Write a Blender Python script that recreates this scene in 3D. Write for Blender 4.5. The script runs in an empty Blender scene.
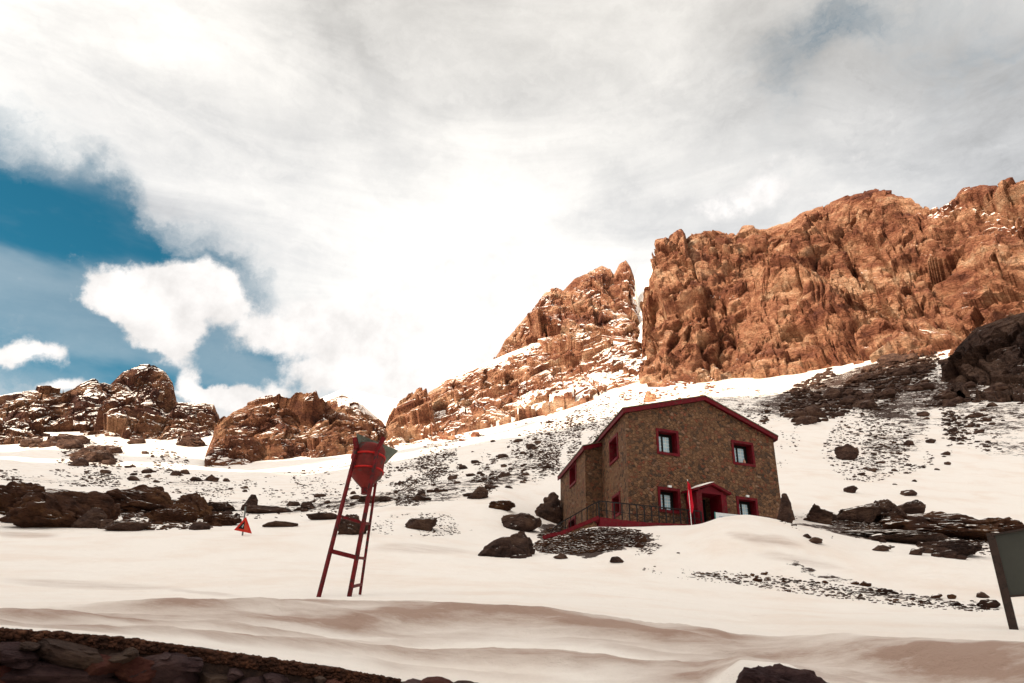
import bpy, bmesh, math, random
import numpy as np
from mathutils import Vector, Matrix
R = math.radians
random.seed(7)
scene = bpy.context.scene
col = scene.collection

# ------------------------------------------------------------------ camera
FPX = 680.0; PITCH = R(23.8); ROLL = R(1.8)
Fv = np.array([0, math.cos(PITCH), math.sin(PITCH)])
R0 = np.array([1.0, 0, 0]); U0 = np.array([0, -math.sin(PITCH), math.cos(PITCH)])
Rv = math.cos(ROLL)*R0 + math.sin(ROLL)*U0
Uv = math.cos(ROLL)*U0 - math.sin(ROLL)*R0
def ray(x, y):
    return Fv + (x-512)/FPX*Rv + (341.5-y)/FPX*Uv
def at(x, y, r):
    d = ray(x, y); return Vector(d*(r/math.hypot(d[0], d[1])))
def azr(x, y, r):
    d = ray(x, y); h = math.hypot(d[0], d[1]); return math.degrees(math.atan2(d[0], d[1])), r, r*d[2]/h
cd = bpy.data.cameras.new('camera'); cam = bpy.data.objects.new('camera', cd); col.objects.link(cam)
cd.sensor_width = 36; cd.lens = FPX*36/1024; cd.clip_start = .1; cd.clip_end = 20000
m = Matrix.Identity(4)
for i in range(3):
    m[i][0] = Rv[i]; m[i][1] = Uv[i]; m[i][2] = -Fv[i]
cam.matrix_world = m
scene.camera = cam

# ------------------------------------------------------------------ noise
def _h(ix, iy, iz, s):
    with np.errstate(over='ignore'):
        h = (ix.astype(np.int64)*73856093) ^ (iy.astype(np.int64)*19349663) ^ (iz.astype(np.int64)*83492791) ^ (s*2654435761)
        h = h & 0xffffffff
        h = ((h ^ (h >> 15))*0x2c1b3c6d) & 0xffffffff
        h = ((h ^ (h >> 12))*0x297a2d39) & 0xffffffff
        h = h ^ (h >> 15)
    return h
def _u(h): return (h & 0xffff)/65535.0
def vnoise(p, s=0):
    i = np.floor(p); f = p-i; i = i.astype(np.int64); w = f*f*f*(f*(f*6-15)+10)
    out = np.zeros(len(p))
    for a in (0, 1):
        for b in (0, 1):
            for c in (0, 1):
                h = _u(_h(i[:, 0]+a, i[:, 1]+b, i[:, 2]+c, s))
                out += h*(w[:, 0] if a else 1-w[:, 0])*(w[:, 1] if b else 1-w[:, 1])*(w[:, 2] if c else 1-w[:, 2])
    return out*2-1
def fbm(p, o=4, s=0, g=.5):
    out = np.zeros(len(p)); a = 1; t = 0
    for k in range(o):
        out += a*vnoise(p*(2.03**k)+k*17.3, s+k); t += a; a *= g
    return out/t
def blocks(p, s=0, tilt=1.0):
    """planar facets: every cell has its own height and tilt"""
    base = np.floor(p-.5).astype(np.int64)
    best = np.full(len(p), 9e9); val = np.zeros(len(p)); sec = np.full(len(p), 9e9)
    for a in (0, 1):
        for b in (0, 1):
            for c in (0, 1):
                ix, iy, iz = base[:, 0]+a, base[:, 1]+b, base[:, 2]+c
                h1 = _h(ix, iy, iz, s); h2 = _h(ix, iy, iz, s+101)
                cx = ix+.5+.8*(_u(h1)-.5); cy = iy+.5+.8*(_u(h1 >> 16)-.5); cz = iz+.5+.8*(_u(h2)-.5)
                dx, dy, dz = p[:, 0]-cx, p[:, 1]-cy, p[:, 2]-cz
                d = dx*dx+dy*dy+dz*dz
                h3 = _h(ix, iy, iz, s+202); h4 = _h(ix, iy, iz, s+303)
                v = (_u(h2 >> 16)-.5) + tilt*((_u(h3)-.5)*dx+(_u(h3 >> 16)-.5)*dy+(_u(h4)-.5)*dz)*2
                m_ = d < best
                sec = np.where(m_, best, np.minimum(sec, d))
                val = np.where(m_, v, val); best = np.where(m_, d, best)
    edge = np.sqrt(sec)-np.sqrt(best)
    return val, edge

# ------------------------------------------------------------------ node helpers
class NT:
    def __init__(s, tree): s.t = tree; s.n = tree.nodes; s.l = tree.links
    def node(s, typ, **kw):
        n = s.n.new(typ)
        for k, v in kw.items(): setattr(n, k, v)
        return n
    def put(s, sock, v):
        if v is None: return
        if isinstance(v, bpy.types.NodeSocket): s.l.new(v, sock)
        elif isinstance(v, (tuple, list)) and len(v) == 3 and sock.type == 'RGBA': sock.default_value = (*v, 1)
        else: sock.default_value = v
    def m(s, op, a, b=None, c=None, clamp=False):
        n = s.node('ShaderNodeMath', operation=op, use_clamp=clamp)
        s.put(n.inputs[0], a); s.put(n.inputs[1], b); s.put(n.inputs[2], c); return n.outputs[0]
    def mix(s, f, a, b, mode='MIX'):
        n = s.node('ShaderNodeMix', data_type='RGBA', blend_type=mode)
        s.put(n.inputs[0], f); s.put(n.inputs[6], a); s.put(n.inputs[7], b); return n.outputs[2]
    def step(s, v, lo, hi, smooth=True):
        n = s.node('ShaderNodeMapRange'); n.interpolation_type = 'SMOOTHSTEP' if smooth else 'LINEAR'
        s.put(n.inputs[0], v); n.inputs[1].default_value = lo; n.inputs[2].default_value = hi
        n.inputs[3].default_value = 0; n.inputs[4].default_value = 1; return n.outputs[0]
    def noise(s, vec, scale, det=6, rough=.55, dist=0):
        n = s.node('ShaderNodeTexNoise'); s.put(n.inputs['Vector'], vec)
        n.inputs['Scale'].default_value = scale; n.inputs['Detail'].default_value = det
        n.inputs['Roughness'].default_value = rough; n.inputs['Distortion'].default_value = dist
        return n.outputs[0]
    def vor(s, vec, scale, feature='F1', rnd=1.0):
        n = s.node('ShaderNodeTexVoronoi', feature=feature); s.put(n.inputs['Vector'], vec)
        n.inputs['Scale'].default_value = scale; n.inputs['Randomness'].default_value = rnd; return n
    def map(s, vec, scale=(1, 1, 1), rot=(0, 0, 0), loc=(0, 0, 0)):
        n = s.node('ShaderNodeMapping'); s.put(n.inputs[0], vec)
        n.inputs[1].default_value = loc; n.inputs[2].default_value = rot; n.inputs[3].default_value = scale; return n.outputs[0]
    def ramp(s, f, stops):
        n = s.node('ShaderNodeValToRGB'); e = n.color_ramp.elements
        while len(e) < len(stops): e.new(.5)
        for i, (p, c) in enumerate(stops): e[i].position = p; e[i].color = (*c, 1)
        s.put(n.inputs[0], f); return n.outputs[0]
    def bump(s, h, dist, strength=1.0, normal=None):
        n = s.node('ShaderNodeBump'); s.put(n.inputs['Height'], h)
        n.inputs['Distance'].default_value = dist; n.inputs['Strength'].default_value = strength
        s.put(n.inputs['Normal'], normal); return n.outputs[0]
def new_mat(name):
    mt = bpy.data.materials.new(name); mt.use_nodes = True; mt.node_tree.nodes.clear()
    t = NT(mt.node_tree); out = t.node('ShaderNodeOutputMaterial'); b = t.node('ShaderNodeBsdfPrincipled')
    t.l.new(b.outputs[0], out.inputs[0]); t.b = b
    return mt, t
def setp(t, color=None, rough=.8, normal=None, metallic=0, spec=.3):
    t.put(t.b.inputs['Base Color'], color); t.put(t.b.inputs['Roughness'], rough)
    t.put(t.b.inputs['Metallic'], metallic); t.put(t.b.inputs['Specular IOR Level'], spec)
    if normal is not None: t.put(t.b.inputs['Normal'], normal)

SNOW = (.86, .79, .72)
def snow_color(t, pos):
    v = t.noise(pos, .35, 5, .6)
    return t.mix(t.step(v, .42, .75), SNOW, (.81, .70, .61))

def rock_mat(name, stops, snow_lo=None, snow_w=.12, scale=1.0, dark=1.0, strata=(0, 0, 0), bumpd=1.0, snow_noise=.35, cracks=.35):
    mt, t = new_mat(name)
    g = t.node('ShaderNodeNewGeometry'); pos = g.outputs['Position']
    st = t.map(pos, (1, 1, 2.6), strata)
    n1 = t.noise(st, .035*scale, 8, .62, .6)
    n2 = t.noise(pos, .16*scale, 8, .65, .3)
    n3 = t.noise(st, .9*scale, 6, .7)
    f = t.m('ADD', t.m('MULTIPLY', n1, .6), t.m('ADD', t.m('MULTIPLY', n2, .35), t.m('MULTIPLY', n3, .12)))
    c = t.ramp(t.step(f, .40, .66, False), stops)
    c = t.mix(t.m('MULTIPLY', t.step(t.noise(st, .05*scale, 6, .7, 1.2), .54, .68), .55), c, stops[0][1])
    v = t.vor(st, .22*scale, 'DISTANCE_TO_EDGE')
    v2 = t.vor(t.map(pos, (1, 1, .55), (.5, .3, 0)), .6*scale, 'DISTANCE_TO_EDGE')
    crack = t.m('MULTIPLY', t.step(v.outputs['Distance'], 0, .07), t.step(v2.outputs['Distance'], -.02, .08))
    crack = t.m('ADD', t.m('MULTIPLY', crack, cracks), 1-cracks)
    c = t.mix(crack, t.mix(.75, c, tuple(x*.22 for x in stops[0][1])), c)
    h = t.m('ADD', t.m('MULTIPLY', t.noise(st, .35*scale, 10, .72, .4), 1.6), t.m('MULTIPLY', crack, .35))
    nrm = t.bump(h, bumpd*3.2/scale, 1.0)
    if snow_lo is not None:
        sep = t.node('ShaderNodeSeparateXYZ'); t.put(sep.inputs[0], g.outputs['Normal'])
        nn = t.noise(pos, .09*scale, 8, .7)
        k = t.m('ADD', sep.outputs[2], t.m('MULTIPLY', t.m('SUBTRACT', nn, .5), snow_noise*4))
        at_ = t.node('ShaderNodeAttribute', attribute_name='snowfield')
        k = t.m('ADD', k, t.m('MULTIPLY', at_.outputs['Fac'], .75))
        k = t.m('ADD', k, t.m('MULTIPLY', t.m('SUBTRACT', t.noise(pos, .022, 3), .5), snow_noise*1.6))
        msk = t.step(k, snow_lo, snow_lo+snow_w)
        c = t.mix(msk, c, SNOW)
        sm = t.bump(t.noise(pos, .3*scale, 4), .4/scale, .5)
        mx = t.node('ShaderNodeMix', data_type='VECTOR'); t.put(mx.inputs[0], msk); t.put(mx.inputs[4], nrm); t.put(mx.inputs[5], sm); nrm = mx.outputs[1]
    setp(t, c, .9, nrm, spec=.15)
    return mt

def paint(name, color, rough=.55, var=.35, rust=None, scale=6):
    mt, t = new_mat(name)
    tc = t.node('ShaderNodeTexCoord'); p = tc.outputs['Object']
    n = t.noise(p, scale, 6, .65)
    c = t.mix(t.step(n, .3, .75), tuple(x*(1-var) for x in color), color)
    if rust:
        r_ = t.noise(p, scale*1.7, 8, .7, .4)
        c = t.mix(t.step(r_, .52, .60), c, rust)
    setp(t, c, rough, t.bump(n, .01, .4), spec=.15); return mt

# ------------------------------------------------------------------ objects helpers
def link(o, parent=None):
    col.objects.link(o)
    if parent is not None: o.parent = parent
    return o
def tag(o, label=None, cat=None, group=None, kind=None):
    if label: o['label'] = label
    if cat: o['category'] = cat
    if group: o['group'] = group
    if kind: o['kind'] = kind
    return o
def empty(name, loc=(0, 0, 0)):
    o = bpy.data.objects.new(name, None); o.location = loc; o.empty_display_size = .2; return link(o)
def np_mesh(name, V, F, mat, smooth=False, parent=None, attrs=None):
    me = bpy.data.meshes.new(name)
    V = np.asarray(V, dtype=np.float32); F = np.asarray(F, dtype=np.int32)
    k = F.shape[1]
    me.vertices.add(len(V)); me.vertices.foreach_set('co', V.ravel())
    me.loops.add(F.size); me.loops.foreach_set('vertex_index', F.ravel())
    me.polygons.add(len(F)); me.polygons.foreach_set('loop_start', np.arange(0, F.size, k, dtype=np.int32))
    me.polygons.foreach_set('use_smooth', np.full(len(F), smooth))
    me.update(calc_edges=True)
    for nm, arr in (attrs or {}).items():
        a = me.attributes.new(nm, 'FLOAT', 'POINT'); a.data.foreach_set('value', np.asarray(arr, dtype=np.float32))
    if mat: me.materials.append(mat)
    return link(bpy.data.objects.new(name, me), parent)
def grid_faces(nu, nv, wrap=False):
    i = np.arange(nu-1 if not wrap else nu)[:, None]; j = np.arange(nv-1)[None, :]
    i2 = (i+1) % nu
    a = i*nv+j; b = i2*nv+j; c = i2*nv+j+1; d = i*nv+j+1
    return np.stack([a, b, c, d], -1).reshape(-1, 4)
def bobj(name, bm, mat, parent=None, loc=None, smooth=False):
    me = bpy.data.meshes.new(name); bmesh.ops.recalc_face_normals(bm, faces=bm.faces[:]); bm.to_mesh(me); bm.free()
    if smooth:
        for p in me.polygons: p.use_smooth = True
    if mat: me.materials.append(mat)
    o = bpy.data.objects.new(name, me)
    if loc is not None: o.location = loc
    return link(o, parent)
def add_hexa(bm, pts):
    """pts: 4 bottom, 4 top"""
    v = [bm.verts.new(p) for p in pts]
    for f in ((0, 3, 2, 1), (4, 5, 6, 7), (0, 1, 5, 4), (1, 2, 6, 5), (2, 3, 7, 6), (3, 0, 4, 7)):
        bm.faces.new([v[i] for i in f])
def add_beam(bm, a, b, w, h=None, up=Vector((0, 0, 1))):
    a, b = Vector(a), Vector(b); h = h or w; d = (b-a).normalized()
    s = d.cross(up)
    if s.length < 1e-3: s = d.cross(Vector((0, 1, 0)))
    s.normalize(); u = s.cross(d).normalized()
    q = [(-1, -1), (1, -1), (1, 1), (-1, 1)]
    add_hexa(bm, [a+s*x*w/2+u*y*h/2 for x, y in q]+[b+s*x*w/2+u*y*h/2 for x, y in q])
def add_tube(bm, a, b, r0, r1=None, n=10):
    a, b = Vector(a), Vector(b); r1 = r0 if r1 is None else r1; d = (b-a).normalized()
    s = d.orthogonal().normalized(); u = d.cross(s)
    A = [bm.verts.new(a+(s*math.cos(2*math.pi*i/n)+u*math.sin(2*math.pi*i/n))*r0) for i in range(n)]
    B = [bm.verts.new(b+(s*math.cos(2*math.pi*i/n)+u*math.sin(2*math.pi*i/n))*r1) for i in range(n)]
    for i in range(n): bm.faces.new((A[i], A[(i+1) % n], B[(i+1) % n], B[i]))
    bm.faces.new(A[::-1]); bm.faces.new(B)

# ------------------------------------------------------------------ terrain
LINES = [  # (range or None, [(x, y[, r])...]) image heights of the ground at a given distance
 (5.00, [(-300,632),(0,637),(130,647),(250,664),(330,677),(400,690),(512,706),(700,730),(1024,760),(1400,760)]),
 (5.15, [(-300,624),(0,629),(60,632),(130,639),(200,646),(250,655),(330,665),(400,680),(450,680),(512,688),(600,692),(700,702),(740,676),(790,676),(850,712),(1024,728),(1400,740)]),
 (5.28, [(-300,620),(0,625),(60,628),(130,634),(200,641),(250,649),(330,658),(370,664),(400,670),(450,671),(512,679),(600,684),(700,688),(740,660),(790,664),(850,698),(1024,715),(1400,735)]),
 (5.8, [(-300,616),(0,619),(130,625),(250,634),(330,642),(400,648),(512,651),(600,650),(700,662),(800,674),(900,692),(1024,704),(1400,730)]),
 (6.35, [(-300,612),(0,613),(130,617),(250,621),(330,626),(400,632),(450,630),(512,628),(560,628),(640,636),(700,645),(760,656),(820,666),(900,680),(1024,692),(1400,715)]),
 (6.8, [(-300,608),(0,609),(50,606),(130,604),(250,603),(380,601),(450,603),(512,607),(560,612),(640,623),(700,631),(740,638),(780,640),(830,637),(900,641),(1024,646),(1400,650)]),
 (7.3, [(-300,606),(0,606),(50,604),(130,603),(250,602),(380,600),(450,602),(512,605),(560,610),(640,620),(700,628),(740,635),(780,636),(830,633),(900,637),(1024,641),(1400,645)]),
 (12., [(-300,601),(0,601),(200,600),(318,598),(400,597),(512,598),(640,607),(760,616),(1012,621),(1400,628)]),
 (24., [(-300,570),(0,568),(300,565),(512,568),(560,570),(650,576),(800,590),(900,600),(1024,606),(1400,612)]),
 (31., [(-300,549),(0,547),(200,541),(400,537),(480,547),(540,549),(590,540),(612,534),(640,534),(690,534),(706,529),(716,523),(745,521),(781,527),(820,541),(860,552),(1000,566),(1400,580)]),
 (34., [(-300,542),(0,540),(200,535),(400,530),(480,540),(540,541),(575,532),(595,526),(605,527),(640,528),(690,527),(704,524),(716,519.5),(735,518),(748,516),(781,521),(820,534),(860,545),(1000,559),(1400,572)]),
 (38., [(-300,530),(0,530),(200,528),(400,523),(480,528),(540,535),(590,536),(620,528),(690,527),(781,522),(820,530),(860,540),(1000,555),(1400,566)]),
 (47., [(-300,514),(0,514),(200,521),(300,518),(400,506),(500,505),(540,522),(575,531),(620,525),(700,520),(790,514),(860,522),(1000,542),(1400,556)]),
 (70., [(-300,488),(0,490),(200,497),(300,494),(400,486),(500,474),(600,466),(700,464),(800,470),(900,480),(1024,492),(1400,500)]),
 (120., [(-300,462),(0,466),(200,474),(300,476),(400,459),(500,441),(600,426),(700,412),(800,418),(900,424),(1024,424),(1400,420)]),
 (190., [(-300,456),(0,457),(150,464),(250,471),(330,465),(400,449),(500,430),(600,404),(700,392),(800,384),(900,372),(1024,368),(1400,350)]),
 (270., [(-300,454),(0,454),(150,458),(230,466),(330,455),(400,446),(500,424),(560,408),(600,392),(640,378),(700,380),(800,370),(900,345),(1024,330),(1400,320)]),
 (400., [(-300,448),(0,446),(60,440),(120,445),(210,438),(300,425),(340,404),(400,416),(500,398),(560,385),(618,362),(632,322),(641,302),(656,296),(668,330),(700,345),(1400,320)]),
 (500., [(-300,440),(0,438),(100,436),(170,436),(210,432),(300,412),(345,394),(380,401),(400,404),(450,408),(500,392),(580,372),(620,330),(632,290),(640,272),(658,268),(672,300),(700,330),(1400,320)]),
]
AZ_F = np.arange(-58, 58.01, .1)
AZ_ALL = np.concatenate([AZ_F, np.arange(61, 300, 3.0)])
RINGS = np.concatenate([[.01, 1., 2.5, 4., 4.6, 4.85], np.linspace(4.93, 7.6, 130), np.geomspace(7.65, 60, 170)[0:], np.geomspace(60.6, 520, 190), np.geomspace(560, 7000, 16)])
def pchip(xk, yk, x):
    h = np.diff(xk); d = np.diff(yk)/h; m_ = np.zeros(len(xk))
    w1 = 2*h[1:]+h[:-1]; w2 = h[1:]+2*h[:-1]
    ok = d[1:]*d[:-1] > 0
    with np.errstate(divide='ignore', invalid='ignore'):
        hm = (w1+w2)/(w1/d[:-1]+w2/d[1:])
    m_[1:-1] = np.where(ok, hm, 0); m_[0] = d[0]; m_[-1] = d[-1]
    i = np.clip(np.searchsorted(xk, x)-1, 0, len(h)-1); t = (x-xk[i])/h[i]
    return (yk[i]*(1+2*t)*(1-t)**2 + yk[i+1]*t*t*(3-2*t) + h[i]*(m_[i]*t*(1-t)**2 - m_[i+1]*t*t*(1-t)))
GROUND = -1.9
kr = [0., 3., 4.9]; kz = [np.full(len(AZ_F), GROUND)]*3
for r_, pts in LINES:
    P_ = [azr(x, y, r_) for x, y in pts]
    a = np.array([p[0] for p in P_]); z = np.array([p[2] for p in P_])
    zi = np.interp(AZ_F, a, z)
    ker = np.hanning(9 if (r_ < 8 or r_ > 380) else 25); ker /= ker.sum()
    zi = np.convolve(np.pad(zi, len(ker)//2, mode='edge'), ker, 'valid')
    kr.append(r_); kz.append(zi)
kr.append(800.); kz.append(np.minimum(kz[-1]*.8, 120)); kr.append(2500.); kz.append(np.full(len(AZ_F), 40.)); kr.append(8000.); kz.append(np.full(len(AZ_F), 40.))
kr = np.array(kr); KZ = np.stack(kz, 1)
ZF = np.stack([pchip(kr, KZ[i], RINGS) for i in range(len(AZ_F))])
A2, R2 = np.meshgrid(np.radians(AZ_F), RINGS, indexing='ij')
PX, PY = R2*np.sin(A2), R2*np.cos(A2)
def hn(scale, o, s):
    return fbm(np.stack([PX.ravel()*scale, PY.ravel()*scale, np.full(PX.size, s*3.7)], 1), o, s).reshape(PX.shape)
def sst(x, a, b):
    t = np.clip((x-a)/(b-a), 0, 1); return t*t*(3-2*t)
near = sst(R2, 5.1, 5.5)
ZF += near*(1-sst(R2, 8, 40))*(.018*hn(1.6, 4, 1)+.012*hn(5, 3, 2))
# melt ripples running along the drift face
face = sst(R2, 5.2, 5.5)*(1-sst(R2, 6.7, 7.2))
wob = fbm(np.stack([PX.ravel()*.55, PY.ravel()*3.2, np.zeros(PX.size)], 1), 4, 9).reshape(PX.shape)
rid = 1-np.abs(fbm(np.stack([PX.ravel()*.35+.25*PY.ravel(), PY.ravel()*2.6, np.zeros(PX.size)], 1), 3, 19).reshape(PX.shape))*3
lay = np.sin(2*math.pi*R2/.46+2.6*fbm(np.stack([PX.ravel()*.45, PY.ravel()*.8, np.full(PX.size, 4.)], 1), 4, 23).reshape(PX.shape)*2)
ZF += face*(.05*wob+.03*rid+.018*lay)
ZF += sst(R2, 8, 20)*(1-sst(R2, 60, 140))*(.15*hn(.13, 4, 3)+.05*hn(.5, 4, 4))
ZF += sst(R2, 45, 140)*(1.6*hn(.028, 5, 5)+.55*hn(.12, 4, 6))
ZF += sst(R2, 230, 400)*(1.5*hn(.015, 4, 7))
def terrain_z(x, y):
    a = (math.degrees(math.atan2(x, y))+58)/.1; r_ = math.hypot(x, y)
    i = int(min(max(a, 0), len(AZ_F)-1.001)); fa = min(max(a-i, 0), 1)
    j = int(min(max(np.searchsorted(RINGS, r_)-1, 0), len(RINGS)-2)); fr = (r_-RINGS[j])/(RINGS[j+1]-RINGS[j])
    return ((ZF[i, j]*(1-fr)+ZF[i, j+1]*fr)*(1-fa)+(ZF[i+1, j]*(1-fr)+ZF[i+1, j+1]*fr)*fa)
def hit(px, py, rmin=5.1):
    d = ray(px, py); h = math.hypot(d[0], d[1]); el = d[2]/h
    a = (math.degrees(math.atan2(d[0], d[1]))+58)/.1
    if a < 0 or a > len(AZ_F)-2: return None
    i = int(a); fa = a-i; z = ZF[i]*(1-fa)+ZF[i+1]*fa
    k = np.nonzero((z >= RINGS*el) & (RINGS > rmin) & (RINGS < 520))[0]
    if len(k) == 0: return None
    j = k[0]
    e0 = z[j-1]-RINGS[j-1]*el; e1 = z[j]-RINGS[j]*el; t = 0 if e1 == e0 else -e0/(e1-e0)
    r_ = RINGS[j-1]+(RINGS[j]-RINGS[j-1])*min(max(t, 0), 1)
    return Vector((d[0]/h*r_, d[1]/h*r_, el*r_))

# bare-ground attribute painted on the land from outlines of scree and soil
bare = np.zeros(R2.shape); dust_shade = np.zeros(R2.shape)
zsoil = np.interp(R2.ravel(), [5.0, 5.12, 5.16], [1, 1, 0]).reshape(R2.shape)
bare = np.maximum(bare, (R2 > 4.7)*zsoil)
dust_shade = np.maximum(dust_shade, sst(R2, 5.9, 6.4)*(1-sst(R2, 6.75, 7.05))*(1.0+.6*wob+.25*lay))  # drift face under the crest: its shade is painted in with the dust
dust_shade = np.maximum(dust_shade, 1.0*sst(R2, 5.2, 5.4)*(1-sst(R2, 6.8, 7.1))*np.clip(.5+1.0*wob+.35*lay, 0, 1))
def ell(cx, cy, rx, ry, ang, v, arr, soft=.35):
    """stain an ellipse of ground whose centre and half axes are picked on the land"""
    c = hit(cx, cy)
    if c is None: return
    ca, sa = math.cos(R(ang)), math.sin(R(ang))
    def short(a, b):
        k = [Vector(((e-c).x, (e-c).y))*s_ for e, s_ in ((a, 1), (b, -1)) if e is not None]
        return min(k, key=lambda v: v.length) if k else None
    u = short(hit(cx+rx*ca, cy+rx*sa), hit(cx-rx*ca, cy-rx*sa)); w = short(hit(cx+ry*sa, cy-ry*ca), hit(cx-ry*sa, cy+ry*ca))
    if u is None or w is None: return
    det = u.x*w.y-u.y*w.x
    if abs(det) < 1e-6: return
    X, Y = PX-c.x, PY-c.y
    s_ = (X*w.y-Y*w.x)/det; t_ = (u.x*Y-u.y*X)/det
    d = np.sqrt(s_*s_+t_*t_)
    arr[:] = np.maximum(arr, v*(1-sst(d, 1-soft, 1+soft)))
SCREE = [  # cx, cy, rx, ry, angle, amount
 (590,541,62,13,-4,1.2),(570,530,30,6,-10,1.2),(575,550,40,6,2,.9),(900,528,115,11,7,.85),(850,533,60,6,10,.8),(880,592,125,5,7,.55),(700,577,60,4,8,.3),
 (480,480,90,12,-12,.62),(420,495,70,10,-8,.6),(520,455,60,12,-20,.5),(330,503,110,8,-6,.6),(230,508,60,7,-4,.6),
 (860,385,85,24,-20,.95),(900,430,60,28,-35,.6),(985,415,60,25,0,.62),(930,395,60,20,-20,.85),(760,400,60,12,-10,.55),(1010,440,40,22,0,.45),
 (455,440,60,8,-20,.45),(580,390,60,8,-25,.45),(690,390,60,7,-5,.5),(620,372,30,10,0,.45),(95,450,32,9,5,.6),(160,480,60,6,8,.5),(60,482,60,4,8,.5),
 (120,505,120,12,2,.8),(30,505,60,14,0,.9),(560,470,50,8,0,.4),(640,455,60,20,0,.35)]
for e in SCREE: ell(*e, bare)
for e in [(770,540,30,5,10,.6),(740,535,14,3,10,.5),(800,560,40,4,8,.35),(420,548,50,5,0,.35),(90,585,80,4,3,.4),(200,592,40,2,6,.35),(25,535,30,3,4,.5),(330,600,25,2,0,.5),(560,510,20,3,0,.5),(620,545,40,4,0,.4)]: ell(*e, dust_shade)
# full ring: the rest of the circle is the valley the camera stands in
nb = len(AZ_ALL)-len(AZ_F)
ZB = np.zeros((nb, len(RINGS)))
for k, az in enumerate(AZ_ALL[len(AZ_F):]):
    w = (az-58)/(302-58); edge = min(az-58, 302-az); wv = float(sst(np.array(edge), 5, 45))
    zz = ZF[-1]*(1-w)+ZF[0]*w
    ZB[k] = zz*(1-wv)+wv*(GROUND+sst(RINGS, 120, 2500)*90-sst(RINGS, 2500, 7000)*50)
ZA = np.concatenate([ZF, ZB]); AA, RR = np.meshgrid(np.radians(AZ_ALL), RINGS, indexing='ij')
V = np.stack([RR*np.sin(AA), RR*np.cos(AA), ZA], -1).reshape(-1, 3)
pad = np.zeros((nb, len(RINGS)))
mt_ground, t = new_mat('snow_ground')
g = t.node('ShaderNodeNewGeometry'); pos = g.outputs['Position']
ab = t.node('ShaderNodeAttribute', attribute_name='bare'); ad = t.node('ShaderNodeAttribute', attribute_name='dust_shade')
nb1 = t.noise(pos, .55, 9, .72); nb2 = t.noise(pos, 2.2, 8, .7); nb0 = t.noise(pos, .12, 8, .7)
mixn = t.m('ADD', t.m('MULTIPLY', nb1, .45), t.m('ADD', t.m('MULTIPLY', nb2, .25), t.m('MULTIPLY', nb0, .3)))
mask = t.step(t.m('ADD', ab.outputs['Fac'], t.m('MULTIPLY', t.m('SUBTRACT', mixn, .5), 4.6)), .62, .74)
mask = t.m('MULTIPLY', mask, t.step(ab.outputs['Fac'], .02, .2))
soil = t.ramp(t.noise(pos, 9, 8, .75), [(.3, (.018, .010, .008)), (.55, (.055, .028, .018)), (.8, (.12, .06, .035))])
sc = snow_color(t, pos)
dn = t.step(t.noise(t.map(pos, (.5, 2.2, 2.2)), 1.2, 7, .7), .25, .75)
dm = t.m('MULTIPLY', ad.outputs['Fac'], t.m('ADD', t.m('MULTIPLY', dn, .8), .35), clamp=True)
sc = t.mix(dm, sc, (.36, .245, .19))  # brown of the dust patches and of the drift face's painted shade
c = t.mix(mask, sc, soil)
bh = t.m('ADD', t.m('MULTIPLY', t.noise(t.map(pos, (1, 1.6, 1.6)), 1.6, 12, .68), 3.2), t.m('MULTIPLY', t.m('MULTIPLY', t.noise(pos, 14, 8, .8), mask), 1.5))
pits = t.vor(t.map(pos, (1, 1.5, 1.5)), 2.2, 'SMOOTH_F1')
grain = t.noise(pos, 60, 3, .6)
setp(t, c, .75, t.bump(grain, .006, .6, t.bump(pits.outputs['Distance'], .05, .6, t.bump(bh, .05, .7))), spec=.25)
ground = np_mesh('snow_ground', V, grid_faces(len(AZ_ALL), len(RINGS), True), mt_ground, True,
    attrs={'bare': np.concatenate([bare, pad]).ravel(), 'dust_shade': np.concatenate([dust_shade, pad]).ravel()})
tag(ground, kind='structure')

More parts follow.
